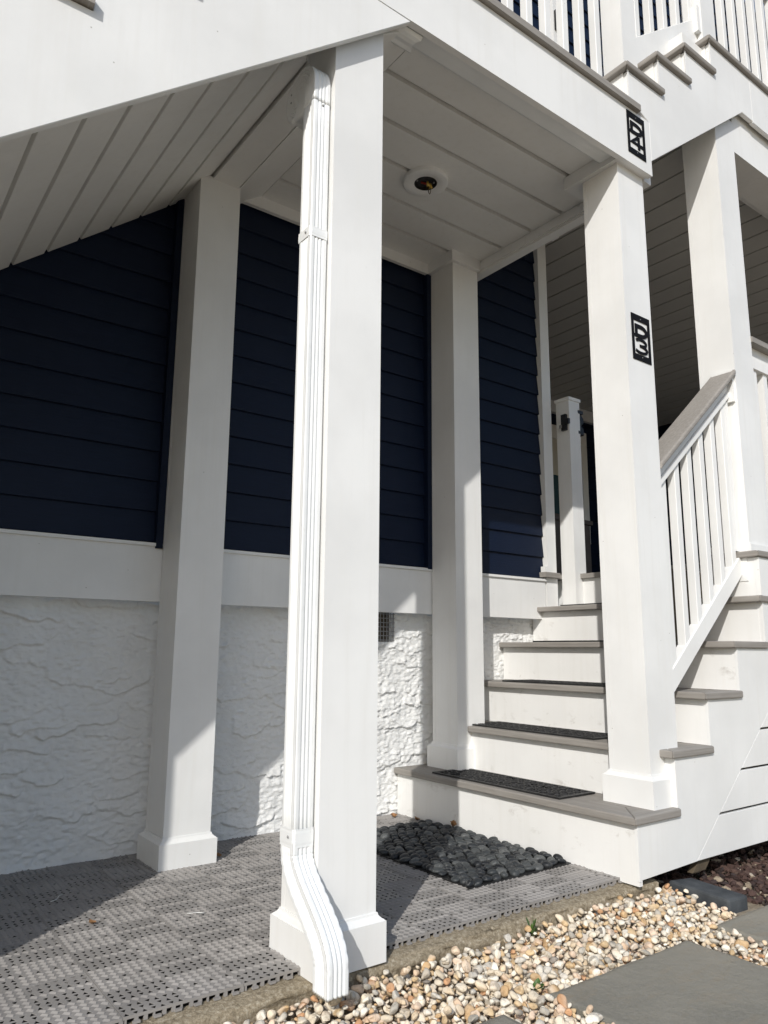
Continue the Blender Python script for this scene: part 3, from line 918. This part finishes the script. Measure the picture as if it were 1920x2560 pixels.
def sweep(name, path, parent, crimp=None, scale=1.0, cap=False):
    """path of (y, z, dirangle) ; profile u along x, v across the path in the YZ plane"""
    bm = bmesh.new(); rings = []
    for i, (y, z, ang) in enumerate(path):
        nv = Vector((0, math.cos(ang), math.sin(ang)))
        c = Vector((-.033, y, z))
        ring = []
        for p in PROF:
            s = scale
            k = crimp(i, p) if crimp else 0.0
            q = Vector((p.x * (s + k), p.y * (s + k)))
            ring.append(bm.verts.new(c + Vector((1, 0, 0)) * q.x + nv * q.y))
        rings.append(ring)
    n = len(PROF)
    for A, B in zip(rings, rings[1:]):
        for k in range(n):
            bm.faces.new((A[k], A[(k + 1) % n], B[(k + 1) % n], B[k]))
    if cap: bm.faces.new(rings[-1])
    o = Vector((-.033, path[0][0], path[0][1]))
    for v in bm.verts: v.co -= o
    me = bm_mesh(bm, name, True)
    ob = link(name, me, ALU, parent, o)
    sm = ob.modifiers.new('thickness', 'SOLIDIFY'); sm.thickness = .0012; sm.offset = -1
    return ob
yc = -.989
sweep('pipe', [(yc, z, 0) for z in np.linspace(.27, 2.405, 24)], ds)
# foot: two bends, outwards past the slab edge
foot = []
N = 64
for i in range(N + 1):
    t = i / N
    z = .300 - .300 * t
    s = min(max((t - .10) / .72, 0), 1)
    sm_ = s * s * (3 - 2 * s)
    ds_ = 6 * s * (1 - s) / .72
    y = yc - .168 * sm_
    dy, dzz = -.168 * ds_, -.300
    foot.append((y, z, math.atan2(-dy, -dzz) * -1 if False else math.atan2(dy, dzz) + math.pi))
def foot_path():
    out = []
    for (y, z, a) in foot:
        out.append((y, z, a))
    return out
fp = []
for i in range(N + 1):
    j0, j1 = max(i - 1, 0), min(i + 1, N)
    ty, tz = foot[j1][0] - foot[j0][0], foot[j1][1] - foot[j0][1]
    l = math.hypot(ty, tz); ty, tz = ty / l, tz / l      # tangent (downwards)
    fp.append((foot[i][0], foot[i][1], math.atan2(ty, -tz)))   # normal = (-tz, ty)
def crimp_foot(i, p):
    t = i / N
    inner1 = p.y < 0 and .10 < t < .42
    inner2 = p.y > 0 and .45 < t < .85
    side = abs(abs(p.x) - AX / 2) < .006 and .08 < t < .86
    if inner1 or inner2 or side:
        return -.030 if i % 4 == 0 else (.010 if i % 4 == 2 else 0)
    return 0.0
sweep('foot_bend', fp, ds, crimp_foot, 1.035)
# top: tight U bend turning back over the column face
top = []
cy_, cz_ = -.935, 2.462
NB = 60
for i in range(5): top.append((yc, 2.395 + (cz_ - 2.395) * i / 5, 0))
for i in range(NB + 1):
    a = math.radians(238) * i / NB
    R_ = abs(cy_ - yc)
    top.append((cy_ - R_ * math.cos(a), cz_ + R_ * math.sin(a), -a))
def crimp_top(i, p):
    if i < 5: return 0
    if p.y > 0: return -.05 if i % 4 == 0 else 0.0
    return -.012 if i % 4 == 0 else 0
sweep('top_bend', top, ds, crimp_top, 1.03, True)
prism('bend_cheek', [(cy_ + .081 * math.cos(math.radians(q * 15)), cz_ + .004 + .081 * math.sin(math.radians(q * 15))) for q in range(24)], 'x', -.0610, -.006, ALU, ds, .010, 3)
for q in (0, 1):
    link('screw', np_mesh('screw', ICO2[0] * np.array([.002, .0035, .0035]), ICO2[1]), STEEL, ds, (-.0625, cy_ + .055, cz_ + .035 - q * .028))
def strap(zz, tilt=0.0, h=.036):
    a, b = AX / 2 + .0022, BY / 2 + .0022
    bm = bmesh.new()
    poly = [(-a, -b + .006), (-a + .006, -b), (a - .004, -b), (a, -b + .004), (a, b), (-a, b)]
    def ring(z, s=0):
        return [bm.verts.new((x * (1 + s), y * (1 + s), z + tilt * y)) for x, y in poly]
    levels = [(0, 0), (.0, .045), (.005, .03), (.010, .055), (h - .010, .055), (h - .005, .03), (h, .045), (h, 0)]
    rs = [ring(z, (s - .03) * .6) for z, s in levels]
    for A, B in zip(rs, rs[1:]):
        for k in range(6): bm.faces.new((A[k], A[(k + 1) % 6], B[(k + 1) % 6], B[k]))
    s = link('strap', bm_mesh(bm, 'strap'), ALU, ds, (-.033, yc, zz))
    sv = ICO2[0] * np.array([.0022, .004, .004])
    link('screw', np_mesh('screw', sv, ICO2[1]), STEEL, s, (-.033 - a - .002, yc - .010, zz + h * .55))
    return s
strap(1.948, 0, .030); strap(.285, 0, .044)
for zz in (2.385,):
    sv = ICO2[0] * np.array([.004, .0025, .004])
    link('screw', np_mesh('screw', sv, ICO2[1]), STEEL, ds, (-.03, yc - BY / 2 - .001, zz))

# short gutter under the landing behind the fascia
gt = thing('gutter', (.85, -1.0, 2.82), 'short open ended white gutter tucked under the landing fascia', 'gutter')
gp_ = [(-1.040, 2.872), (-1.040, 2.840), (-1.0, 2.838), (-.976, 2.838), (-.966, 2.843), (-.962, 2.852), (-.954, 2.860), (-.950, 2.872)]
bm = bmesh.new()
ra = [bm.verts.new((.29 - .3, y + 1.0, z - 2.82)) for y, z in gp_]
rb = [bm.verts.new((1.40 - .3, y + 1.0, z - 2.82)) for y, z in gp_]
for i in range(len(gp_) - 1): bm.faces.new((ra[i], ra[i + 1], rb[i + 1], rb[i]))
go = link('trough', bm_mesh(bm, 'trough'), ALU, gt, (.3, -1.0, 2.82))
mo = go.modifiers.new('thickness', 'SOLIDIFY'); mo.thickness = .002
sl_p = [(-1.048, 2.862, .345), (-1.048, 2.812, .340), (-1.040, 2.802, .338), (-1.028, 2.797, .325), (-1.015, 2.795, .322), (-1.0, 2.796, .330), (-.986, 2.794, .335), (-.978, 2.798, .340), (-.975, 2.815, .338), (-.975, 2.86, .335)]
bm = bmesh.new()
ra = [bm.verts.new((.186 - .3, y + 1.0, z - 2.82)) for y, z, xe in sl_p]
rb = [bm.verts.new((xe - .3, y + 1.0, z - 2.82)) for y, z, xe in sl_p]
for i in range(len(sl_p) - 1): bm.faces.new((ra[i], ra[i + 1], rb[i + 1], rb[i]))
go = link('sleeve', bm_mesh(bm, 'sleeve'), ALU, gt, (.3, -1.0, 2.82))
mo = go.modifiers.new('thickness', 'SOLIDIFY'); mo.thickness = .002

# ---------------------------------------------------------------- ceiling light with open junction box
li = thing('ceiling_light', (.904, -.388, 2.86), 'round white ceiling plate with open box and capped wires', 'light fixture')
def ring_mesh(name, r0, r1, z0, z1, n=56, bev=.004):
    bm = bmesh.new()
    prof = [(r0, z1), (r0, z0 + .001), (r0 + .001, z0), (r1 - bev, z0), (r1 - bev * .3, z0 + bev * .3), (r1, z0 + bev), (r1, z1)]
    rs = [[bm.verts.new((r * math.cos(t), r * math.sin(t), z)) for r, z in prof] for t in [2 * math.pi * k / n for k in range(n)]]
    for i in range(n):
        A, B = rs[i], rs[(i + 1) % n]
        for j in range(len(prof) - 1): bm.faces.new((A[j], A[j + 1], B[j + 1], B[j]))
    return bm_mesh(bm, name, True)
LC = (.904, -.388, ZC)
link('plate', ring_mesh('plate', .052, .102, -.020, 0.0), WHITE, li, LC)
bm = bmesh.new()
n = 40
top_ = [bm.verts.new((.0515 * math.cos(2 * math.pi * k / n), .0515 * math.sin(2 * math.pi * k / n), -.001)) for k in range(n)]
low_ = [bm.verts.new((.0515 * math.cos(2 * math.pi * k / n), .0515 * math.sin(2 * math.pi * k / n), -.019)) for k in range(n)]
for k in range(n): bm.faces.new((top_[k], top_[(k + 1) % n], low_[(k + 1) % n], low_[k]))
bm.faces.new(top_)
jb = link('junction_box', bm_mesh(bm, 'junction_box'), mk_plain('dark_box_steel', (.008, .008, .008), (.07, .07, .07), 45, .35, .2, .001), li, LC)
for dx, dy in ((-.035, .018), (.036, -.016)):
    link('screw', np_mesh('screw', ICO2[0] * .005, ICO2[1]), STEEL, jb, (LC[0] + dx, LC[1] + dy, ZC - .008))
for dx, dy in ((.004, -.008), (.022, -.004)):
    tube('wire_nut', [(LC[0] + dx, LC[1] + dy, ZC - .012), (LC[0] + dx + .004, LC[1] + dy - .002, ZC - .034)], [.005, .008], BRASS, li, 10)
tube('wire', [(LC[0] - .01, LC[1] + .02, ZC - .006), (LC[0] + .006, LC[1] + .006, ZC - .014), (LC[0] + .012, LC[1] - .005, ZC - .016)], .005, REDW, li, 8)
wl_ = []
for k in range(13):
    a = math.pi * k / 12
    wl_.append((LC[0] + .006 + .009 * (1 - math.cos(a)), LC[1] - .010 + .002 * k / 12, ZC - .030 - .040 * math.sin(a)))
tube('wire', wl_, .0015, BLACKM, li, 6)
tube('wire', [(p[0] + .004, p[1] + .004, p[2] + .004 if i not in (0, 12) else p[2]) for i, p in enumerate(wl_)], .0014, BRASS, li, 6)

# ---------------------------------------------------------------- number signs
def sign(x, y, z, glyphs, label):
    s = thing('number_sign', (x + .0625, y, z), label, 'sign', 'black cut-out unit number signs')
    T0, T1 = y - .0036, y - .0006
    def bar(a, b, c, d, nm='frame'):
        return box(nm, (x + a, x + b, T0, T1, z + c, z + d), BLACKM, s, .0006)
    bar(0, .0150, 0, .2); bar(.1100, .125, 0, .2); bar(.0152, .1098, 0, .026); bar(.0152, .1098, .173, .2)
    def stroke(paths, wd, nm):
        bm = bmesh.new()
        for pi_, path in enumerate(paths):
            P = [Vector((a, b)) for a, b in path]
            ins, outs = [], []
            closed = (P[0] - P[-1]).length < 1e-6
            m_ = len(P)
            for i, p in enumerate(P):
                a_ = P[i - 1] if i > 0 else (P[-2] if closed else P[0])
                b_ = P[i + 1] if i < m_ - 1 else (P[1] if closed else P[-1])
                d1 = (p - a_).normalized() if (p - a_).length > 1e-9 else (b_ - p).normalized()
                d2 = (b_ - p).normalized() if (b_ - p).length > 1e-9 else d1
                n1, n2 = Vector((-d1.y, d1.x)), Vector((-d2.y, d2.x))
                nn = (n1 + n2); nn = nn.normalized() if nn.length > 1e-6 else n1
                l = wd / 2 / max(.5, nn.dot(n1))
                ins.append(p + nn * l); outs.append(p - nn * l)
            yy0 = .00012 * (pi_ + 1)
            def V(q, yv): return bm.verts.new((q.x - .0625, yv, q.y))
            A = [V(q, T0 + yy0 - y) for q in ins]; B = [V(q, T0 + yy0 - y) for q in outs]
            C_ = [V(q, T1 - yy0 - y) for q in ins]; D_ = [V(q, T1 - yy0 - y) for q in outs]
            for i in range(m_ - 1):
                bm.faces.new((A[i], A[i + 1], B[i + 1], B[i])); bm.faces.new((C_[i], D_[i], D_[i + 1], C_[i + 1]))
                bm.faces.new((A[i], C_[i], C_[i + 1], A[i + 1])); bm.faces.new((B[i], B[i + 1], D_[i + 1], D_[i]))
            if not closed:
                bm.faces.new((A[0], B[0], D_[0], C_[0])); bm.faces.new((A[-1], C_[-1], D_[-1], B[-1]))
        return link(nm, bm_mesh(bm, nm), BLACKM, s, (x + .0625, y, z))
    def arc(cx, cz, rx, rz, a0, a1, n=14):
        return [(cx + rx * math.cos(math.radians(a0 + (a1 - a0) * k / n)), cz + rz * math.sin(math.radians(a0 + (a1 - a0) * k / n))) for k in range(n + 1)]
    for g in glyphs:
        if g == 'D':
            stroke([[(.031, .150)] + arc(.060, .1295, .0405, .0205, 90, -90) + [(.031, .109), (.031, .150)]], .0172, 'letter')
            bar(.0152, .0225, .1035, .1135, 'link'); bar(.1005, .1098, .120, .139, 'link')
        if g == '4':
            stroke([[(.074, .094), (.028, .0585), (.1113, .0585)], [(.078, .097), (.078, .036)]], .0158, 'numeral')
        if g == '3':
            stroke([arc(.058, .0795, .036, .0140, 150, -90), [(.050, .0655), (.062, .0655)], arc(.058, .0505, .041, .0150, 90, -150)], .0125, 'numeral')
    for zz in (.016, .184):
        v = ICO2[0] * np.array([.0022, .0009, .0022])
        link('screw', np_mesh('screw', v, ICO2[1]), STEEL, s, (x + .0625, T0 - .0003, z + zz))
    return s
sign(1.447, YF, 2.861, 'D4', 'black cut-out D4 sign on the landing fascia')
sign(1.4525, YO, 1.944, 'D3', 'black cut-out D3 sign on the column')

# ---------------------------------------------------------------- pebble mat on the tiles
pm = thing('pebble_mat', (1.0, -.39, 0), 'door mat of dark polished pebbles on the grey tiles', 'mat')
MX0, MX1, MY0, MY1 = .742, 1.250, -.795, .02
box('backing', (MX0, MX1, MY0, MY1, .0012, .006), RUBBER, pm, .001)
ms = []
for q in range(10):
    r = np.random.default_rng(40 + q)
    v = ICO3[0].copy()
    v[:, 2] = np.sign(v[:, 2]) * np.abs(v[:, 2]) ** 1.0
    for _ in range(3):
        d = r.normal(0, 1, 3); d /= np.linalg.norm(d)
        v *= (1 + .11 * np.sin(v @ d * r.uniform(1.2, 2.4) + r.uniform(0, 6)))[:, None]
    me = np_mesh('mat_stone', v, ICO3[1]); me.materials.append(MATSTONE); ms.append(me)
nxs, nys = 12, 24
dx, dy = (MX1 - MX0) / nxs, (MY1 - MY0) / nys
for i in range(nxs):
    for j in range(nys):
        xx = MX0 + (i + .5) * dx + random.uniform(-.005, .005) + (dx * .25 if j % 2 else -dx * .25) * .9
        yy = MY0 + (j + .5) * dy + random.uniform(-.004, .004)
        xx = min(max(xx, MX0 + .016), MX1 - .016)
        o = bpy.data.objects.new('stone', random.choice(ms)); COL.objects.link(o); o.parent = pm
        o.location = Vector((xx, yy, .0125 + random.uniform(-.001, .002))) - Vector(pm.location)
        o.scale = (random.uniform(.0185, .0250), random.uniform(.0145, .0195), random.uniform(.0080, .0125))
        o.rotation_euler = (random.uniform(-.2, .2), random.uniform(-.2, .2), random.uniform(-.8, .8))

# ---------------------------------------------------------------- black rubber stair mats
def mat_mesh():
    bm = bmesh.new()
    Lx, Ly, h = .215, .748, .007
    add_box(bm, 0, Lx, 0, .016, 0, h); add_box(bm, 0, Lx, Ly - .016, Ly, 0, h)
    add_box(bm, 0, .014, .016, Ly - .016, 0, h); add_box(bm, Lx - .014, Lx, .016, Ly - .016, 0, h)
    r = random.Random(3)
    def torus(cx, cy, R, rr, a0, a1, n=14, seg=5):
        rings = []
        for k in range(n + 1):
            a = a0 + (a1 - a0) * k / n
            sp = 1 - .35 * k / n if a1 - a0 < 6 else 1
            c = Vector((cx + R * sp * math.cos(a), cy + R * sp * math.sin(a), h * .5))
            rad = Vector((math.cos(a), math.sin(a), 0))
            rings.append([bm.verts.new(c + rr * (rad * math.cos(t) + Vector((0, 0, 1.0)) * math.sin(t))) for t in [2 * math.pi * q / seg for q in range(seg)]])
        for A, B in zip(rings, rings[1:]):
            for q in range(seg): bm.faces.new((A[q], A[(q + 1) % seg], B[(q + 1) % seg], B[q]))
    for i in range(5):
        for j in range(19):
            cx = .028 + i * .040 + r.uniform(-.004, .004); cy = .032 + j * .038 + r.uniform(-.004, .004)
            if not (.012 < cx < Lx - .012): continue
            torus(cx, cy, r.uniform(.014, .021), .0042, r.uniform(0, 6), r.uniform(8, 12.5))
    for k in range(8):
        yy = .06 + k * .09
        torus(Lx * .5, yy, .055, .0038, r.uniform(0, 3), r.uniform(4, 5.5), 18)
    me = bm_mesh(bm, 'scrollwork', False)
    me.materials.append(RUBBER)
    return me
mm_ = mat_mesh()
mat_lbl = ['black openwork rubber mat on the bottom stair tread', 'black openwork rubber mat on the second stair tread', 'black openwork rubber mat on the third stair tread', 'black openwork rubber mat on the fourth stair tread', 'black openwork rubber mat on the top stair tread below the porch']
ylo = [-.735, -.715, -.715, -.71, -.70]
for k in range(5):
    t = thing('stair_mat', (XN(k) + .035 + .1, ylo[k] + .37, ZT(k)), mat_lbl[k], 'mat', 'rubber mats on the entry stair treads')
    b_ = link('scrollwork', mm_, None, t, (XN(k) + .036, ylo[k], ZT(k) + .0006))
    base = box('backing', (XN(k) + .040, XN(k) + .247, ylo[k] + .005, ylo[k] + .743, ZT(k) + .0004, ZT(k) + .0018), RUBBER, t, 0)

# ---------------------------------------------------------------- flagstones
def flagstone(x0, y1, label):
    n = 40
    s = .608
    u = np.linspace(0, 1, n)
    U, V = np.meshgrid(u, u)
    X = x0 + U * s; Y = y1 - s + V * s
    e = np.minimum(np.minimum(U, 1 - U), np.minimum(V, 1 - V)) * s
    drop = .004 * np.clip(1 - e / .012, 0, 1) ** 2
    Z = -.060 + .0016 * fbm(X, Y, int(abs(x0) * 100) + 3, 6, 5) - drop
    rimx = .0025 * fbm(X * 1.0, Y, 31, 45, 3) * (e < .001)
    X = X + rimx; Y = Y + rimx
    c = np.array([X.mean(), Y.mean(), -.06])
    verts = np.stack([X, Y, Z], -1).reshape(-1, 3)
    i = np.arange(n * n).reshape(n, n)
    q = np.stack([i[:-1, :-1], i[:-1, 1:], i[1:, 1:], i[1:, :-1]], -1).reshape(-1, 4)
    ring = np.concatenate([i[0, :], i[1:, -1], i[-1, -2::-1], i[-2:0:-1, 0]])
    low = verts[ring].copy(); low[:, 2] = -.098
    a = np.arange(len(ring)) + n * n
    side = np.stack([ring, a, np.roll(a, -1), np.roll(ring, -1)], -1)
    me = np_mesh('flagstone', np.concatenate([verts, low]) - c, np.concatenate([q, side]), False)
    o = link('flagstone', me, BLUESTONE, None, tuple(c))
    tag(o, label, 'flagstone', 'bluestone slabs set in the gravel')
FL = [(.483, -1.350, 'grey green bluestone slab facing the middle of the tiled slab'), (1.262, -1.336, 'bluestone slab beside the charcoal edging block'), (-.288, -1.356, 'bluestone slab in front of the downspout outlet')]
for a, b, l in FL: flagstone(a, b, l)

# charcoal edging block
eb = prism('edging_block', [(1.475, -1.045), (1.575, -1.075), (1.545, -1.30), (1.44, -1.29)], 'z', -.095, -.032, EDGING, None, .008, 2)
tag(eb, 'charcoal edging block between the pale gravel and the red lava rock', 'edging')

# ---------------------------------------------------------------- pebbles
PAL = np.array([[.73, .67, .57], [.78, .74, .66], [.65, .54, .40], [.60, .46, .29], [.66, .59, .48], [.54, .38, .22], [.43, .41, .37], [.55, .53, .49], [.79, .76, .69], [.52, .31, .18], [.69, .55, .44], [.28, .26, .24], [.62, .48, .36]])
PW_ = np.array([14, 13, 12, 10, 13, 6, 7, 7, 9, 4, 9, 2, 8], float); PW_ /= PW_.sum()
def blocked(x, y, r):
    for a, b, _ in FL:
        if a - r * .6 < x < a + .608 + r * .6 and b - .608 - r * .6 < y < b + r * .6: return True
    if y > -1.062 - r * .8: return True
    # right boundary runs with the edging block
    if x > 1.47 - r + (y + 1.045) * .13: return True
    return False
cells = {}
peb = []
def try_add(x, y, r, z, layer, sep):
    gx_, gy_ = int(x / .06), int(y / .06)
    for a in (-1, 0, 1):
        for b in (-1, 0, 1):
            for (px_, py_, pr) in cells.get((layer, gx_ + a, gy_ + b), ()):
                if (px_ - x) ** 2 + (py_ - y) ** 2 < (sep * (r + pr)) ** 2: return
    cells.setdefault((layer, gx_, gy_), []).append((x, y, r)); peb.append((x, y, z, r, layer))
for n_, (lo, hi), layer, sep in ((900, (.0140, .0205), 0, .86), (9000, (.0085, .0125), 0, .82), (36000, (.0045, .0078), 0, .76), (6000, (.0085, .0150), 1, .98), (9000, (.005, .009), 1, 1.05), (1500, (.009, .015), 2, 1.5)):
    for _ in range(n_):
        x, y = random.uniform(-1.3, 1.55), random.uniform(-2.0, -1.06)
        r = random.uniform(lo, hi)
        if blocked(x, y, r): continue
        if .95 < x < 1.32 and y < -1.36 and random.random() < .3: continue
        heap = .020 * max(0, 1 - max(0, -1.09 - y) / .16) + .006 * max(0, math.sin(x * 9 + 1) * math.sin(y * 13))
        z = GZ + (r * .55 if layer == 0 else r * .5 + (.015 if layer == 1 else .026)) + heap + .004 * math.sin(x * 7 + y * 5)
        try_add(x, y, r, z, layer, sep)
# spill of pebbles at the foot of the stair corner
for _ in range(60):
    x, y = random.uniform(1.30, 1.50), random.uniform(-1.16, -1.085)
    r = random.uniform(.010, .022)
    try_add(x, y, r, GZ + .012 + random.uniform(0, .02), 2, .9)

def pebble_verts(base, r, seed):
    g = np.random.default_rng(seed)
    v = base.copy()
    for _ in range(4):
        d = g.normal(0, 1, 3); d /= np.linalg.norm(d)
        v = v * (1 + g.uniform(.03, .12) * np.sin(v @ d * g.uniform(1.2, 3.2) + g.uniform(0, 6.28)))[:, None]
    # a few flats
    for _ in range(6):
        d = g.normal(0, 1, 3); d /= np.linalg.norm(d); t = g.uniform(.48, .82)
        s = v @ d
        v = v - np.outer(np.clip(s - t, 0, None) * .9, d)
    sc = np.array([g.uniform(.95, 1.35), g.uniform(.75, 1.05), g.uniform(.55, .85)])
    v = v * sc
    e = Euler((g.uniform(-.6, .6), g.uniform(-.6, .6), g.uniform(0, 6.28))).to_matrix()
    return (v @ np.array(e).T) * r

def onscreen(x, y, z):
    d = Vector((x, y, z)) - CAM
    zz = d.dot(fwd)
    u, v = d.dot(r2) / zz * 1858 / 960, d.dot(u2) / zz * 1858 / 1280
    return abs(u) < 1.0 and abs(v) < 1.0, zz
score = []
for i, (x, y, z, r, layer) in enumerate(peb):
    ok, dist = onscreen(x, y, z)
    hid = (-.10 < x < .2 and y > -1.3)
    score.append((-(r / dist) if ok else 1, i))
score.sort()
single = set(i for s, i in score[:300])
VV, FF, CC = [], [], []
off = 0
for i, (x, y, z, r, layer) in enumerate(peb):
    c = PAL[RNG.choice(len(PAL), p=PW_)] * RNG.uniform(.85, 1.12) * np.array([1.03, 1.0, .95])
    if i in single:
        v = pebble_verts(ICO3[0], r, 1000 + i)
        two = PAL[RNG.choice(len(PAL), p=PW_)]
        d = RNG.normal(0, 1, 3); d /= np.linalg.norm(d)
        w_ = np.clip((v @ d) / r * .8 + .2, 0, 1)[:, None] * .5
        me = np_mesh('pebble', v, ICO3[1], True, np.tile(c, (len(v), 1)) * (1 - w_) + two * w_)
        o = link('pebble', me, PEBBLE, None, (x, y, z))
        tag(o, 'rounded cream or tan river pebble in the gravel strip', 'pebble', 'river pebbles beside the slab')
    else:
        v = pebble_verts(ICO2[0], r, 1000 + i) + np.array([x, y, z])
        VV.append(v); FF.append(ICO2[1] + off); CC.append(np.tile(c, (len(v), 1))); off += len(v)
gm = np_mesh('gravel', np.concatenate(VV), np.concatenate(FF), True, np.concatenate(CC))
gravel = link('gravel', gm, PEBBLE)
tag(gravel, 'pale cream and tan river gravel between slab and bluestone', 'gravel', kind='stuff')

# ---------------------------------------------------------------- lava rock beside the stairs
VV, FF, CC = [], [], []
off = 0
LP = np.array([[.082, .052, .044], [.060, .040, .036], [.105, .068, .056], [.050, .038, .036], [.125, .088, .07], [.46, .40, .32], [.32, .26, .19]])
LW = np.array([.28, .22, .2, .14, .08, .04, .04])
tet_v, tet_f = ico(1)
for i in range(7800):
    x = random.uniform(1.36, 4.2); y = random.uniform(-1.75, -.70)
    if x < 1.60 - (y + 1.05) * .1 and y < -1.0: continue
    if 1.25 < x < 1.885 and y < -1.33: continue
    if x > 1.6 and y < -1.24 and random.random() < .65: continue
    r = random.uniform(.007, .019) * (1 if random.random() < .7 else .6)
    g = np.random.default_rng(9000 + i)
    v = tet_v * (1 + g.uniform(-.38, .38, (len(tet_v), 1))) * np.array([g.uniform(.8, 1.4), g.uniform(.7, 1.1), g.uniform(.45, .8)])
    e = Euler((g.uniform(-.7, .7), g.uniform(-.7, .7), g.uniform(0, 6.28))).to_matrix()
    v = (v @ np.array(e).T) * r + np.array([x, y, -.088 + r * .45 + random.uniform(0, .014)])
    c = LP[RNG.choice(len(LP), p=LW)] * RNG.uniform(.8, 1.2)
    VV.append(v); FF.append(tet_f + off); CC.append(np.tile(c, (len(v), 1))); off += len(v)
lava = link('lava_rock', np_mesh('lava_rock', np.concatenate(VV), np.concatenate(FF), False, np.concatenate(CC)), LAVA)
tag(lava, 'red brown lava rock ground cover under the stair side', 'lava rock', kind='stuff')

# ---------------------------------------------------------------- weeds and dry leaves
def weed(x, y, z, n, s, label, tall):
    w = thing('weed', (x, y, z), label, 'weed')
    g = random.Random(int(x * 1000))
    for k in range(n):
        a = g.uniform(0, 6.28); l = s * g.uniform(.5, 1.0)
        hz = tall * g.uniform(.2, 1.0)
        tip = Vector((x + l * math.cos(a), y + l * math.sin(a), z + hz))
        base = Vector((x + .3 * l * math.cos(a), y + .3 * l * math.sin(a), z + hz * .5))
        d = (tip - base); sd = d.cross(Vector((0, 0, 1))).normalized() * l * .28
        bm = bmesh.new()
        o = base
        up = Vector((0, 0, .12 * l))
        prof = [(0, 0), (.25, .75), (.55, 1.0), (.8, .6), (1.0, 0)]
        L_, R_, C_ = [], [], []
        for t, wd in prof:
            c = d * t
            C_.append(bm.verts.new(c - up * (1 if 0 < t < 1 else 0)))
            if 0 < t < 1: L_.append(bm.verts.new(c + sd * wd)); R_.append(bm.verts.new(c - sd * wd))
        for S_ in (L_, R_):
            bm.faces.new((C_[0], S_[0], C_[1]))
            for i in range(2): bm.faces.new((C_[i + 1], S_[i], S_[i + 1], C_[i + 2]))
            bm.faces.new((C_[3], S_[2], C_[4]))
        link('leaf', bm_mesh(bm, 'leaf', True), GREEN, w, o)
    tube('stem', [(x, y, z - .01), (x + .002, y - .003, z + tall * .5), (x + .004, y, z + tall)], [.0016, .0012, .0006], STEMG, w, 6)
weed(.722, -1.082, -.060, 18, .021, 'small green weed sprouting from the slab edge', .060)
weed(.470, -1.322, -.066, 22, .026, 'low green weed at the corner of the bluestone slab', .026)
weed(2.02, -1.20, -.076, 9, .016, 'tiny green weed among the red lava rock', .022)

def dry_leaf(x, y, z, s, rot, label):
    bm = bmesh.new()
    n = 7
    rows = []
    for i in range(n):
        t = i / (n - 1)
        wd = math.sin(math.pi * min(1, t * .95 + .03)) * .42 * (1 + .25 * math.sin(t * 17))
        rows.append([bm.verts.new(((t - .5) * s, q * wd * s, s * (.25 * abs(q) + .22 * (t - .5) ** 2 + .05 * math.sin(t * 9 + q * 3)))) for q in (-1, -.5, 0, .5, 1)])
    for A, B in zip(rows, rows[1:]):
        for k in range(4): bm.faces.new((A[k], A[k + 1], B[k + 1], B[k]))
    o = link('dry_leaf', bm_mesh(bm, 'dry_leaf', True), LEAFM, None, (x, y, z))
    o.rotation_euler = rot
    tag(o, label, 'leaf')
dry_leaf(1.235, .085, .004, .034, (.3, .2, .4), 'dry tan leaf against the bottom riser beside the stucco wall')
dry_leaf(1.19, .20, .004, .038, (.1, -.2, 1.2), 'larger dry leaf in the corner of stucco wall and step')
dry_leaf(1.236, -.165, .028, .034, (.6, .9, 1.3), 'dry leaf propped upright behind the pebble mat')
dry_leaf(-.352, -.405, .004, .026, (.2, .3, .5), 'small crumpled dry leaf out on the sunlit tiles')
dry_leaf(.235, .04, .004, .024, (.5, .2, .2), 'small dry leaf beside the wall column plinth')
def thread(pts, label):
    o = tube('thread', pts, .0011, GLOBE, None, 5)
    tag(o, label, 'thread')
thread([(-.10, -.48, .003), (-.088, -.492, .004), (-.08, -.485, .003), (-.066, -.503, .004), (-.056, -.505, .003)], 'short white thread lying on the sunlit tiles')
thread([(-.40, -.14, .003), (-.38, -.13, .004), (-.365, -.10, .005), (-.352, -.09, .003)], 'short white thread lying on the shaded tiles')
